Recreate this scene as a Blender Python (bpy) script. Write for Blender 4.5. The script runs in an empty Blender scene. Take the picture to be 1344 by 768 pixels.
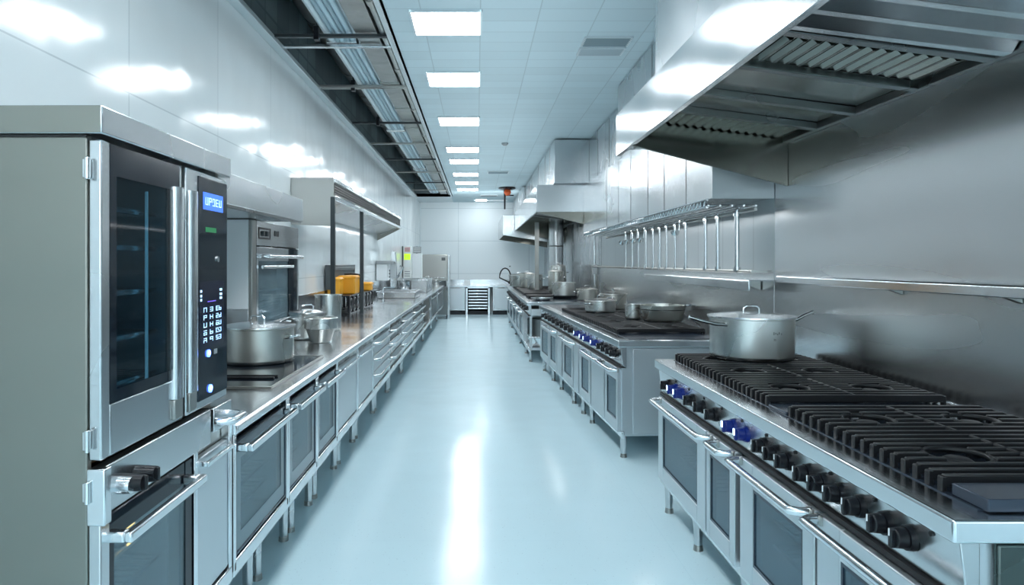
import bpy, bmesh, math, random
from math import pi, sin, cos, radians
from mathutils import Vector, Matrix
random.seed(7)
scene = bpy.context.scene
COL = scene.collection

# ------------------------------------------------------------------ materials
def new_mat(name):
    m = bpy.data.materials.new(name); m.use_nodes = True
    nt = m.node_tree
    return m, nt, nt.nodes['Principled BSDF']

def plain(name, col, rough=0.5, metal=0.0, spec=0.5, emit=None, es=0.0, coat=0.0):
    m, nt, b = new_mat(name)
    b.inputs['Base Color'].default_value = (*col, 1)
    b.inputs['Roughness'].default_value = rough
    b.inputs['Metallic'].default_value = metal
    b.inputs['Specular IOR Level'].default_value = spec
    b.inputs['Coat Weight'].default_value = coat
    if emit:
        b.inputs['Emission Color'].default_value = (*emit, 1)
        b.inputs['Emission Strength'].default_value = es
    # faint procedural tone variation
    n = nt.nodes.new('ShaderNodeTexNoise'); n.inputs['Scale'].default_value = 9
    t = nt.nodes.new('ShaderNodeTexCoord'); nt.links.new(t.outputs['Object'], n.inputs['Vector'])
    r = nt.nodes.new('ShaderNodeMapRange'); r.inputs['To Min'].default_value = max(0.02, rough-0.04); r.inputs['To Max'].default_value = min(1, rough+0.05)
    nt.links.new(n.outputs['Fac'], r.inputs['Value']); nt.links.new(r.outputs['Result'], b.inputs['Roughness'])
    return m

def steel(name, col=(0.62, 0.645, 0.66), rough=0.24, stretch=(1.2, 1.2, 1.2), wav=0.02, var=0.05, metal=1.0, aniso=0.0):
    """metal with broad, soft variation in gloss and tone; aniso > 0: circular brushing around the vertical axis"""
    m, nt, b = new_mat(name)
    L = nt.links
    t = nt.nodes.new('ShaderNodeTexCoord')
    mp = nt.nodes.new('ShaderNodeMapping'); mp.inputs['Scale'].default_value = stretch
    L.new(t.outputs['Object'], mp.inputs['Vector'])
    n = nt.nodes.new('ShaderNodeTexNoise'); n.inputs['Scale'].default_value = 1.5; n.inputs['Detail'].default_value = 1.5
    L.new(mp.outputs['Vector'], n.inputs['Vector'])
    r = nt.nodes.new('ShaderNodeMapRange'); r.inputs['From Min'].default_value = 0.3; r.inputs['From Max'].default_value = 0.7
    r.inputs['To Min'].default_value = max(0.05, rough-var); r.inputs['To Max'].default_value = rough+var
    L.new(n.outputs['Fac'], r.inputs['Value']); L.new(r.outputs['Result'], b.inputs['Roughness'])
    mx = nt.nodes.new('ShaderNodeMix'); mx.data_type = 'RGBA'
    mx.inputs[6].default_value = (*[c*0.93 for c in col], 1); mx.inputs[7].default_value = (*[min(1, c*1.05) for c in col], 1)
    L.new(n.outputs['Fac'], mx.inputs[0]); L.new(mx.outputs[2], b.inputs['Base Color'])
    b.inputs['Metallic'].default_value = metal
    if wav:
        bp = nt.nodes.new('ShaderNodeBump'); bp.inputs['Strength'].default_value = wav; bp.inputs['Distance'].default_value = 0.25
        L.new(n.outputs['Fac'], bp.inputs['Height']); L.new(bp.outputs['Normal'], b.inputs['Normal'])
    if aniso:
        tg = nt.nodes.new('ShaderNodeTangent'); tg.direction_type = 'RADIAL'; tg.axis = 'Z'
        b.inputs['Anisotropic'].default_value = aniso; L.new(tg.outputs[0], b.inputs['Tangent'])
    return m

def glass(name, tint, body, fac, rough=0.06, spec=0.7):
    m, nt, b = new_mat(name)
    L = nt.links
    b.inputs['Base Color'].default_value = (*body, 1); b.inputs['Roughness'].default_value = rough
    b.inputs['Specular IOR Level'].default_value = spec
    tr = nt.nodes.new('ShaderNodeBsdfTransparent'); tr.inputs['Color'].default_value = (*tint, 1)
    mix = nt.nodes.new('ShaderNodeMixShader'); mix.inputs['Fac'].default_value = fac
    out = nt.nodes['Material Output']
    L.new(tr.outputs[0], mix.inputs[1]); L.new(b.outputs[0], mix.inputs[2]); L.new(mix.outputs[0], out.inputs['Surface'])
    return m

def emission(name, col, s):
    m, nt, b = new_mat(name)
    b.inputs['Base Color'].default_value = (*col, 1)
    b.inputs['Emission Color'].default_value = (*col, 1); b.inputs['Emission Strength'].default_value = s
    b.inputs['Roughness'].default_value = 0.4
    return m

def grid_mat(name, base, line, sizes, axes, width, rough, spec=0.5, offs=(0, 0), tone=0.06, metal=0.0, coat=0.0, ylimit=None, bump=0.0, speck=0.0):
    """panel / tile material: joints every sizes[i] along object axes[i]"""
    m, nt, b = new_mat(name); L = nt.links
    t = nt.nodes.new('ShaderNodeTexCoord'); sp = nt.nodes.new('ShaderNodeSeparateXYZ'); L.new(t.outputs['Object'], sp.inputs[0])
    def math(op, a, bb=None, c=None):
        nd = nt.nodes.new('ShaderNodeMath'); nd.operation = op
        for i, v in enumerate((a, bb, c)):
            if v is None: continue
            if isinstance(v, (int, float)): nd.inputs[i].default_value = v
            else: L.new(v, nd.inputs[i])
        return nd.outputs[0]
    masks = []; cells = []
    for s, ax, o in zip(sizes, axes, offs):
        v = math('DIVIDE', math('ADD', sp.outputs[ax], o), s)
        cells.append(math('FLOOR', v))
        fr = math('FRACT', v)
        d = math('MULTIPLY', math('MINIMUM', fr, math('SUBTRACT', 1.0, fr)), s)
        masks.append(math('LESS_THAN', d, width))
    mk = math('MAXIMUM', masks[0], masks[1]) if len(masks) > 1 else masks[0]
    if ylimit is not None:
        mk = math('MULTIPLY', mk, math('LESS_THAN', sp.outputs['Y'], ylimit))
    cb = nt.nodes.new('ShaderNodeCombineXYZ'); L.new(cells[0], cb.inputs[0])
    if len(cells) > 1: L.new(cells[1], cb.inputs[1])
    wn = nt.nodes.new('ShaderNodeTexWhiteNoise'); wn.noise_dimensions = '3D'; L.new(cb.outputs[0], wn.inputs['Vector'])
    hv = nt.nodes.new('ShaderNodeMapRange'); hv.inputs['To Min'].default_value = 1-tone; hv.inputs['To Max'].default_value = 1.0
    L.new(wn.outputs['Value'], hv.inputs['Value'])
    sc_ = nt.nodes.new('ShaderNodeVectorMath'); sc_.operation = 'SCALE'; sc_.inputs[0].default_value = base; L.new(hv.outputs[0], sc_.inputs['Scale'])
    src = sc_.outputs[0]
    if speck > 0:
        vo = nt.nodes.new('ShaderNodeTexVoronoi'); vo.inputs['Scale'].default_value = 34; L.new(t.outputs['Object'], vo.inputs['Vector'])
        dk = math('LESS_THAN', vo.outputs['Distance'], 0.10)
        f = math('MULTIPLY', dk, speck)
        ms = nt.nodes.new('ShaderNodeMix'); ms.data_type = 'RGBA'; L.new(f, ms.inputs[0]); L.new(src, ms.inputs[6]); ms.inputs[7].default_value = (base[0]*.45, base[1]*.5, base[2]*.55, 1)
        src = ms.outputs[2]
    mx = nt.nodes.new('ShaderNodeMix'); mx.data_type = 'RGBA'; L.new(mk, mx.inputs[0]); L.new(src, mx.inputs[6]); mx.inputs[7].default_value = (*line, 1)
    L.new(mx.outputs[2], b.inputs['Base Color'])
    b.inputs['Roughness'].default_value = rough; b.inputs['Metallic'].default_value = metal
    b.inputs['Specular IOR Level'].default_value = spec; b.inputs['Coat Weight'].default_value = coat
    n2 = nt.nodes.new('ShaderNodeTexNoise'); n2.inputs['Scale'].default_value = 1.3; L.new(t.outputs['Object'], n2.inputs['Vector'])
    if bump:
        tilt = math('MULTIPLY_ADD', wn.outputs['Value'], 0.0, n2.outputs['Fac'])
        bp = nt.nodes.new('ShaderNodeBump'); bp.inputs['Strength'].default_value = bump; bp.inputs['Distance'].default_value = 0.3
        L.new(tilt, bp.inputs['Height']); L.new(bp.outputs['Normal'], b.inputs['Normal'])
    return m

ST = steel('brushed_steel')
STV = steel('panel_steel', (0.58, 0.605, 0.62), 0.27, (1.5, 1.5, 0.5), 0.06)
CANOPY = steel('canopy_steel', (0.50, 0.53, 0.545), 0.15, wav=0.015, var=0.03)
STB = steel('bright_steel', (0.78, 0.81, 0.83), 0.20, wav=0.03)
STD = steel('dull_steel', (0.42, 0.42, 0.40), 0.32, wav=0.03)
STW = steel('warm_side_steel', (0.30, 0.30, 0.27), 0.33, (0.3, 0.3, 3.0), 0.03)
SDK = steel('dark_steel', (0.20, 0.21, 0.21), 0.30)
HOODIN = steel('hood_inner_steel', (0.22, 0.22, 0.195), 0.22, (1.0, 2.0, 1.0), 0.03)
DOORS = steel('satin_door_steel', (0.62, 0.67, 0.70), 0.36, wav=0.02, metal=0.8)
SIDED = steel('side_steel_dark_reflection', (0.10, 0.125, 0.12), 0.3, wav=0.02)  # dark green reflection put into the side panel's colour
WALLST = steel('wall_steel', (0.68, 0.70, 0.71), 0.25, (0.3, 0.3, 2.2), 0.015)
CHROME = plain('polished_chrome', (0.72, 0.74, 0.75), 0.10, 1.0)
POT = steel('pot_steel', (0.80, 0.80, 0.77), 0.27, wav=0.0, aniso=0.7)
POTD = steel('pot_steel_dark', (0.70, 0.69, 0.64), 0.28, wav=0.0, aniso=0.7)
IRON = plain('cast_iron', (0.010, 0.011, 0.013), 0.40, 0.0, 0.35)
ENAMEL = plain('blue_black_enamel', (0.035, 0.05, 0.075), 0.22, 0.3, 0.5)
BLACK = plain('black_plastic', (0.008, 0.009, 0.012), 0.28, 0.0, 0.35)
RUBBER = plain('black_gasket', (0.012, 0.012, 0.013), 0.55)
GLOSSB = plain('black_glass', (0.012, 0.018, 0.026), 0.07, 0.0, 0.22)
DKP = plain('dark_grey_paint', (0.06, 0.07, 0.075), 0.4)
WHITE = plain('white_enamel', (0.78, 0.83, 0.85), 0.25)
YEL = plain('yellow_plastic', (0.90, 0.42, 0.03), 0.38)
ORG = plain('orange_plastic', (0.80, 0.14, 0.04), 0.4)
LIME = emission('lime_label', (0.62, 0.95, 0.02), 0.55)
PINK = plain('pink_label', (0.75, 0.42, 0.42), 0.5)
PAPER = plain('paper_label', (0.75, 0.78, 0.78), 0.6)
GREYL = plain('grey_label', (0.30, 0.33, 0.34), 0.5)
GL = glass('oven_glass', (0.76, 0.88, 0.94), (0.24, 0.345, 0.39), 0.46)
GLD = glass('tower_glass', (0.55, 0.75, 0.84), (0.012, 0.022, 0.028), 0.34, 0.05, 0.3)
GLB = glass('range_glass', (0.60, 0.78, 0.88), (0.10, 0.18, 0.23), 0.62)
LITE = emission('lamp_diffuser', (0.93, 0.97, 1.0), 26.0)
BLUE = emission('blue_led', (0.08, 0.20, 1.0), 6.0)
BLUEW = emission('blue_white_led', (0.45, 0.65, 1.0), 7.0)
BLUEK = plain('blue_lit_knob', (0.006, 0.012, 0.07), 0.15, 0, 0.6, (0.02, 0.09, 1.0), 0.07)
DISP = emission('blue_display', (0.05, 0.16, 0.75), 0.9)
KEYL = emission('key_glyphs', (0.50, 0.75, 1.0), 1.1)
GREEN = emission('green_readout', (0.01, 0.16, 0.05), 0.5)
AMBER = emission('amber_lamp', (1.0, 0.55, 0.15), 8.0)
CAVLED = emission('cavity_strip', (0.45, 0.80, 0.92), 0.35)
CAV = plain('oven_cavity_lining', (0.22, 0.29, 0.32), 0.35, 0.4)
CAVD = plain('dark_oven_cavity', (0.10, 0.14, 0.16), 0.35, 0.4)
WALLP = grid_mat('glossy_white_wall_panels', (0.70, 0.77, 0.79), (0.50, 0.57, 0.60), (1.15, 0.98), ('Y', 'Z'), 0.004, 0.13, 0.6, (0.1, -0.37+0.98), 0.05, bump=0.05)
WALLB = grid_mat('white_back_wall_panels', (0.76, 0.83, 0.86), (0.50, 0.58, 0.62), (2.1, 0.97), ('X', 'Z'), 0.006, 0.3, 0.4, (0.55, -1.18+0.97), 0.02)
WALLR = grid_mat('pale_right_wall_panels', (0.50, 0.55, 0.57), (0.30, 0.34, 0.36), (0.62, 5.0), ('Y', 'Z'), 0.004, 0.28, 0.5, (0.0, 1.0), 0.05, metal=0.35)
CEILM = grid_mat('ceiling_tiles', (0.50, 0.63, 0.68), (0.36, 0.46, 0.50), (0.425, 0.243), ('X', 'Y'), 0.004, 0.6, 0.3, (0.395+0.005, 0.0), 0.07, ylimit=17.2)
FLOORM = grid_mat('pale_blue_vinyl_floor', (0.63, 0.83, 0.90), (0.59, 0.79, 0.865), (2.0, 2.0), ('X', 'Y'), 0.002, 0.16, 0.25, (0.98, 0.3), 0.015, bump=0.03, speck=0.35)
BASEC = plain('wall_base_white', (0.65, 0.72, 0.75), 0.4)
TRIMM = plain('pale_metal_trim', (0.62, 0.70, 0.73), 0.3, 0.4)
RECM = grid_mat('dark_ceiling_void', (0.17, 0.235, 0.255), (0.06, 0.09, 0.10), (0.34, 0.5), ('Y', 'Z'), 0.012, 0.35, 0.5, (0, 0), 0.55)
DUCT = steel('galvanised_duct', (0.42, 0.44, 0.43), 0.35, (5, 5, 5), 0.08)
CABLE = plain('pale_blue_cable', (0.42, 0.58, 0.66), 0.35, 0.0)
STRUT = plain('dark_strut', (0.05, 0.06, 0.065), 0.4, 0.5)

# ------------------------------------------------------------------ mesh builder
class MB:
    def __init__(self): self.v = []; self.f = []; self.weld = False
    def add(self, vs, fs):
        o = len(self.v); self.v += [tuple(p) for p in vs]; self.f += [tuple(i+o for i in f) for f in fs]; return self
    def box(self, x0, x1, y0, y1, z0, z1):
        return self.add([(x, y, z) for x in (x0, x1) for y in (y0, y1) for z in (z0, z1)],
                        [(0, 1, 3, 2), (4, 6, 7, 5), (0, 4, 5, 1), (2, 3, 7, 6), (0, 2, 6, 4), (1, 5, 7, 3)])
    def prism(self, poly, axis, a, b):
        n = len(poly)
        def P(p, t):
            return {'x': (t, p[0], p[1]), 'y': (p[0], t, p[1]), 'z': (p[0], p[1], t)}[axis]
        vs = [P(p, a) for p in poly] + [P(p, b) for p in poly]
        fs = [tuple(range(n)), tuple(range(2*n-1, n-1, -1))] + [(i, (i+1) % n, n+(i+1) % n, n+i) for i in range(n)]
        return self.add(vs, fs)
    def cyl(self, p, q, r0, r1=None, n=16):
        r1 = r0 if r1 is None else r1
        p, q = Vector(p), Vector(q); d = (q-p).normalized()
        u = d.orthogonal().normalized(); w = d.cross(u)
        vs = [p+(u*cos(2*pi*i/n)+w*sin(2*pi*i/n))*r0 for i in range(n)]+[q+(u*cos(2*pi*i/n)+w*sin(2*pi*i/n))*r1 for i in range(n)]
        fs = [tuple(range(n)), tuple(range(2*n-1, n-1, -1))]+[(i, (i+1) % n, n+(i+1) % n, n+i) for i in range(n)]
        return self.add(vs, fs)
    def tube(self, pts, r, n=8, closed=False):
        pts = [Vector(p) for p in pts]; m = len(pts)
        vs = []; up = None
        for i in range(m):
            if closed: d = (pts[(i+1) % m]-pts[i-1]).normalized()
            else: d = (pts[min(i+1, m-1)]-pts[max(i-1, 0)]).normalized()
            if up is None: up = d.orthogonal().normalized()
            u = (up-d*up.dot(d)).normalized(); up = u; w = d.cross(u)
            vs += [pts[i]+(u*cos(2*pi*k/n)+w*sin(2*pi*k/n))*r for k in range(n)]
        fs = []
        for i in range(m if closed else m-1):
            j = (i+1) % m
            fs += [(i*n+k, i*n+(k+1) % n, j*n+(k+1) % n, j*n+k) for k in range(n)]
        if not closed: fs += [tuple(range(n)), tuple(range(m*n-1, (m-1)*n-1, -1))]
        return self.add(vs, fs)
    def ring(self, c, R, r, n=24, k=8, a='z'):
        pts = []
        for i in range(n):
            t = 2*pi*i/n
            pts.append((c[0]+R*cos(t), c[1]+R*sin(t), c[2]) if a == 'z' else (c[0], c[1]+R*cos(t), c[2]+R*sin(t)))
        return self.tube(pts, r, k, True)
    def lathe(self, prof, c=(0, 0, 0), n=40):
        self.weld = True; m = len(prof); vs = []
        for i in range(n):
            t = 2*pi*i/n
            vs += [(c[0]+r*cos(t), c[1]+r*sin(t), c[2]+z) for r, z in prof]
        fs = []
        for i in range(n):
            j = (i+1) % n
            for k in range(m-1):
                fs.append((i*m+k, j*m+k, j*m+k+1, i*m+k+1))
        return self.add(vs, fs)
    def shell(self, x0, x1, y0, y1, z0, z1, t, open_side='-x'):
        if open_side != '-x': self.box(x0, x0+t, y0, y1, z0, z1)
        if open_side != '+x': self.box(x1-t, x1, y0, y1, z0, z1)
        self.box(x0, x1, y0, y0+t, z0, z1); self.box(x0, x1, y1-t, y1, z0, z1)
        self.box(x0, x1, y0, y1, z0, z0+t); self.box(x0, x1, y0, y1, z1-t, z1)
        return self
    def frame_x(self, x0, x1, y0, y1, z0, z1, wy, wz, wz2=None):
        """rectangular frame lying in a y-z plane"""
        wz2 = wz if wz2 is None else wz2
        self.box(x0, x1, y0, y0+wy, z0, z1); self.box(x0, x1, y1-wy, y1, z0, z1)
        self.box(x0, x1, y0+wy, y1-wy, z0, z0+wz); self.box(x0, x1, y0+wy, y1-wy, z1-wz2, z1)
        return self
    def build(self, name, mat, parent=None, bevel=0.0, seg=2, off=(0, 0, 0), angle=38):
        me = bpy.data.meshes.new(name)
        me.from_pydata([(p[0]-off[0], p[1]-off[1], p[2]-off[2]) for p in self.v], [], self.f)
        bm = bmesh.new(); bm.from_mesh(me); 
        if self.weld: bmesh.ops.remove_doubles(bm, verts=bm.verts, dist=1e-6)
        
        bmesh.ops.recalc_face_normals(bm, faces=bm.faces); bm.to_mesh(me); bm.free()
        me.shade_smooth(); me.set_sharp_from_angle(angle=radians(angle))
        me.materials.append(mat)
        o = bpy.data.objects.new(name, me); COL.objects.link(o)
        if parent is not None: o.parent = parent
        if bevel:
            b = o.modifiers.new('bevel', 'BEVEL'); b.width = bevel; b.segments = seg; b.limit_method = 'ANGLE'; b.angle_limit = radians(40)
        return o

def thing(name, label, cat, loc=(0, 0, 0), rz=0.0, group=None):
    o = bpy.data.objects.new(name, None); COL.objects.link(o)
    o.location = loc; o.rotation_euler = (0, 0, rz); o.empty_display_size = 0.1
    o['label'] = label; o['category'] = cat
    if group: o['group'] = group
    return o
def tag(o, label, cat, group=None):
    o['label'] = label; o['category'] = cat
    if group: o['group'] = group
    return o
def structure(o): o['kind'] = 'structure'; return o
def dup(root, loc, rz=None, label=None):
    r = root.copy(); COL.objects.link(r); r.location = loc
    if rz is not None: r.rotation_euler = (0, 0, rz)
    if label: r['label'] = label
    for ch in list(root.children):
        c = ch.copy(); COL.objects.link(c); c.parent = r
        for g in list(ch.children):
            d = g.copy(); COL.objects.link(d); d.parent = c
    return r

# ------------------------------------------------------------------ room shell
XL, XR, YB, YF, ZC = -1.7, 2.0, 20.4, -3.4, 3.3
RX = -0.70                                # right edge of the open ceiling strip
structure(MB().box(XL-0.1, XR+0.1, YF-0.1, YB+0.1, -0.1, 0).build('floor', FLOORM))
structure(MB().box(XL-0.12, XL, YF, YB, 0, 4.2).build('wall_left', WALLP))
wr = structure(MB().box(XR, XR+0.12, YF, YB, 0, ZC).build('wall_right', WALLR))
structure(MB().box(XL-0.12, XR+0.12, YB, YB+0.12, 0, 4.2).build('wall_back', WALLB))
structure(MB().box(XL-0.12, XR+0.12, YF-0.12, YF, 0, 4.2).build('wall_front', WALLB))
ce = structure(MB().box(RX, XR+0.12, YF, YB, ZC, ZC+0.08).build('ceiling', CEILM))
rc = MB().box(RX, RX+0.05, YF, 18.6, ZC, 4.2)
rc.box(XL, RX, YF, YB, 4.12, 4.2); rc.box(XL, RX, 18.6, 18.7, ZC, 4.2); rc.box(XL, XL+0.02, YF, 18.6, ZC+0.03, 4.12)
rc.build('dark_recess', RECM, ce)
MB().box(XL, RX, 18.6, YB, ZC, ZC+0.08).build('plain_end_panel', BASEC, ce)
structure(MB().box(XL, XL+0.075, YF, 18.6, ZC-0.015, ZC+0.03).build('trim_1', TRIMM, None, 0.006))
structure(MB().box(RX-0.012, RX+0.03, YF, 18.6, ZC-0.012, ZC+0.03).build('trim_2', TRIMM, None, 0.004))
structure(MB().box(XL, XL+0.03, YB-0.03, YB, 0, ZC).build('trim_3', TRIMM, None, 0.004))
# stainless sheets on the right wall behind the cooking line
MB().box(XR-0.016, XR, -1.0, 4.57, 0.0, 2.75).build('steel_cladding', WALLST, wr, 0.003)
MB().box(XR-0.012, XR, 4.59, 11.0, 0.0, 1.44).build('steel_splash_panel', WALLST, wr, 0.003)
MB().box(XR-0.012, XR, 11.02, 20.3, 0.0, 2.3).build('steel_splash_panel', STV, wr, 0.003)
# steel splash strip on the left wall behind the worktop
wl = bpy.data.objects['wall_left']
MB().box(XL, XL+0.012, 2.5, 17.8, 0.9, 1.19).build('steel_splash_strip', STB, wl, 0.002)

# ------------------------------------------------------------------ ceiling fittings
lights_y = [4.88, 6.45, 8.43, 10.6, 11.85, 13.65, 15.1, 16.5]
words = ['nearest', 'second', 'third', 'fourth', 'fifth', 'sixth', 'seventh', 'farthest']
LW, LD = 0.51, 0.50
lt = thing('ceiling_light', 'nearest and largest square white light panel in the tiled ceiling', 'ceiling light', (-0.225, lights_y[0]+LD/2, ZC), 0, 'row of ceiling light panels')
MB().box(-LW/2, LW/2, -LD/2, LD/2, -0.012, -0.006).build('diffuser', LITE, lt)
fm = MB()
for s in (-1, 1):
    fm.box(s*LW/2-0.008, s*LW/2+0.008, -LD/2-0.008, LD/2+0.008, -0.016, 0); fm.box(-LW/2, LW/2, s*LD/2-0.008, s*LD/2+0.008, -0.016, 0)
fm.build('frame', TRIMM, lt)
for i in range(1, 8):
    dup(lt, (-0.225, lights_y[i]+LD/2, ZC), 0, words[i]+' square white light panel counted away from the viewer along the ceiling')
for i, y in enumerate((2.9, 1.1, -0.8, -2.4)):
    dup(lt, (-0.225, y, ZC), 0, ['white light panel in the ceiling just before the first visible one', 'white light panel in the ceiling above the viewer', 'white light panel in the ceiling behind the viewer', 'white light panel in the ceiling by the rear wall'][i])

def vent(x, y, w, d, label, mat=DKP, rows=6):
    t = thing('ceiling_vent', label, 'vent', (x, y, ZC), 0, 'ceiling air vents')
    MB().box(-w/2, w/2, -d/2, d/2, -0.004, 0).build('backing', mat, t)
    m = MB()
    for k in range(rows):
        yy = -d/2+(k+0.5)*d/rows; m.prism([(yy-0.012, -0.004), (yy+0.010, -0.016), (yy+0.013, -0.014), (yy-0.008, -0.004)], 'x', -w/2, w/2)
    m.build('slats', mat, t)
    f = MB()
    for s in (-1, 1):
        f.box(s*w/2-0.008, s*w/2+0.008, -d/2, d/2, -0.014, 0); f.box(-w/2, w/2, s*d/2-0.006, s*d/2+0.006, -0.014, 0)
    f.build('frame', TRIMM, t)
VG = plain('vent_grey', (0.20, 0.27, 0.30), 0.5); VG2 = plain('vent_light_grey', (0.36, 0.44, 0.48), 0.5)
vent(1.05, 5.56, 0.37, 0.22, 'dark grey slatted vent tile in the ceiling near the right hood', VG)
vent(1.05, 5.82, 0.37, 0.20, 'paler slatted vent tile just behind the dark vent in the ceiling', VG2)
vent(0.42, 13.6, 0.40, 0.34, 'small dark vent right of the far ceiling light panels', VG)
vent(0.32, 18.3, 0.44, 0.30, 'dark vent in the plain ceiling strip above the back wall', DKP, 3)

t = thing('strip_light', 'short bright strip light on the plain ceiling strip above the back wall', 'light', (0.12, 19.7, ZC+0.002))
MB().box(-0.16, 0.16, -0.1, 0.1, -0.02, 0).build('diffuser', LITE, t)
MB().box(0.17, 0.75, -0.09, 0.09, -0.03, 0).build('housing', WHITE, t, 0.004)

t = thing('ceiling_fixture', 'black and orange fixture with a hanging black rod under the far ceiling', 'fixture', (0.72, 16.4, ZC))
MB().lathe([(0, 0), (0.20, 0), (0.21, -0.03), (0.12, -0.06), (0, -0.06)], n=24).build('ceiling_disc', BLACK, t)
MB().lathe([(0, -0.06), (0.07, -0.06), (0.09, -0.12), (0.05, -0.19), (0, -0.19)], (0.01, 0, 0), 20).build('orange_hub', ORG, t)
MB().box(-0.02, 0.16, -0.03, 0.03, -0.20, -0.175).build('side_arm', BLACK, t, 0.004)
MB().cyl((-0.055, 0, -0.06), (-0.055, 0, -0.52), 0.026, 0.020, 12).build('rod', BLACK, t)
t = thing('smoke_detector', 'small round detector on the ceiling tiles right of the lights', 'detector', (0.42, 10.3, ZC))
MB().lathe([(0, 0), (0.05, 0), (0.05, -0.02), (0.025, -0.04), (0, -0.04)], n=20).build('body', GREYL, t)

# open ceiling strip: tray, ducts, pipes, struts
t = thing('cable_tray', 'pale blue bundle of pipes on a tray along the open ceiling strip', 'cable tray', (-1.135, 0, 3.455))
tr_ = MB().box(-0.12, 0.12, YF+0.2, 18.4, -0.05, -0.035)
for s in (-0.125, 0.125): tr_.box(s-0.006, s+0.006, YF+0.2, 18.4, -0.06, 0.02)
tr_.build('tray', TRIMM, t, 0.002)
CABLE2 = plain('pale_cable', (0.60, 0.70, 0.74), 0.4, 0.0); CABLE3 = plain('grey_blue_cable', (0.26, 0.38, 0.44), 0.4)
for x, z, r, mt in ((-0.085, -0.07, 0.026, CABLE2), (-0.035, -0.085, 0.020, CABLE3), (0.005, -0.075, 0.024, CABLE), (0.05, -0.085, 0.018, CABLE3), (0.088, -0.068, 0.024, CABLE)):
    MB().cyl((x, YF+0.2, z), (x, 18.3, z), r, n=12).build('pipe', mt, t)
for y in (5.80, 9.6, 13.5): MB().box(-0.127, 0.127, y-0.06, y+0.06, -0.112, -0.035).build('clip', STB, t, 0.003)
t = thing('air_duct', 'square silver air duct along the right edge of the open ceiling strip', 'duct', (-0.88, 0, 3.45))
MB().box(-0.10, 0.075, YF+0.2, 18.5, -0.10, 0.20).build('duct_body', DUCT, t, 0.004)
for k in range(18):
    y = -2.4+k*1.18
    MB().box(-0.112, 0.087, y-0.02, y+0.02, -0.112, 0.21).build('flange', DUCT, t, 0.003)
t = thing('service_pipe', 'thin grey pipe with couplings between the air duct and ceiling tiles', 'pipe', (-0.755, 0, 3.36))
MB().cyl((0, YF+0.2, 0), (0, 18.5, 0), 0.028, n=12).build('pipe', DUCT, t)
for k in range(12): MB().cyl((0, -2+k*1.7, 0), (0, -1.9+k*1.7, 0), 0.037, n=12).build('coupling', STD, t)
t = thing('dark_duct', 'large dark round duct high in the open ceiling strip', 'duct', (-1.48, 0, 3.86))
MB().cyl((0, YF+0.2, 0), (0, 18.5, 0), 0.15, n=24).build('duct_body', SDK, t)
for k in range(14): MB().cyl((0, -2.4+k*1.5, 0), (0, -2.36+k*1.5, 0), 0.162, n=24).build('band', STD, t)
for k, (y, mt, lab) in enumerate([(5.52, STRUT, 'black cross bar nearest in the open ceiling strip'), (5.78, STB, 'bright steel cross bar just behind the nearest black one in the ceiling strip'),
        (7.15, STD, 'grey cross bar with double flange across the ceiling strip'), (8.95, STRUT, 'dark cross bar fourth along the open ceiling strip'),
        (10.5, STD, 'fifth cross bar along the open ceiling strip'), (12.1, STRUT, 'sixth cross bar along the open ceiling strip'),
        (13.8, STD, 'seventh cross bar along the open ceiling strip'), (15.6, STRUT, 'eighth cross bar along the open ceiling strip'), (17.2, STD, 'last cross bar at the far end of the ceiling strip')]):
    m = MB().box(XL+0.03, RX-0.02, -0.02, 0.02, -0.012, 0.014)
    if k == 2: m.box(XL+0.03, RX-0.02, -0.07, -0.05, -0.012, 0.014)
    o = m.build('cross_bar', mt, None, 0.003); o.location = (0, y, 3.325)
    tag(o, lab, 'cross bar', 'cross bars of the open ceiling strip')
t = thing('pipe_hanger', 'small dark hanger clamp on the nearest black cross bar', 'hanger', (-1.29, 5.52, 3.34))
MB().cyl((0, 0, 0), (0, 0, 0.78), 0.008, n=8).build('rod', STRUT, t)
MB().box(-0.02, 0.02, -0.03, 0.03, -0.05, 0.06).build('clamp', BLACK, t, 0.004)
dup(t, (-1.29, 8.95, 3.34), 0, 'small dark hanger clamp on the fourth cross bar of the ceiling strip')
dup(t, (-1.29, 7.15, 3.34), 0, 'small dark hanger clamp on the grey double-flanged cross bar')

# ------------------------------------------------------------------ shared parts
def bar_handle(name, mat, parent, p0, p1, out, r=0.013, flat=False):
    """straight bar from p0 to p1 with two stand-offs that run along 'out' (towards the door)"""
    p0, p1, out = Vector(p0), Vector(p1), Vector(out)
    d = (p1-p0).normalized(); m = MB()
    m.tube([p0+out, p0+out*0.35+d*0.002, p0+d*0.02, p0+d*0.05, (p0+p1)/2, p1-d*0.05, p1-d*0.02, p1+out*0.35-d*0.002, p1+out], r, 10)
    return m.build(name, mat, parent)

def knob(parent, x, y, z, lit=False, r=0.030):
    m = MB().cyl((x, y, z), (x-0.016, y, z), r*1.12, r*1.05, 20)
    k = m.build('knob', BLUEK if lit else BLACK, parent)
    g = MB().cyl((x-0.016, y, z), (x-0.046, y, z), r*0.92, r*0.84, 20).box(x-0.056, x-0.040, y-0.008, y+0.008, z-r*0.82, z+r*0.82)
    g.build('grip', BLUEK if lit else BLACK, k, 0.003)
    if lit: MB().box(x-0.0575, x-0.0555, y-0.007, y+0.007, z-r*0.1, z+r*0.75).build('light_mark', BLUEW, k)
    else: MB().box(x-0.058, x-0.0555, y-0.002, y+0.002, z+r*0.2, z+r*0.8).build('pointer', WHITE, k)
    return k

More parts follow.
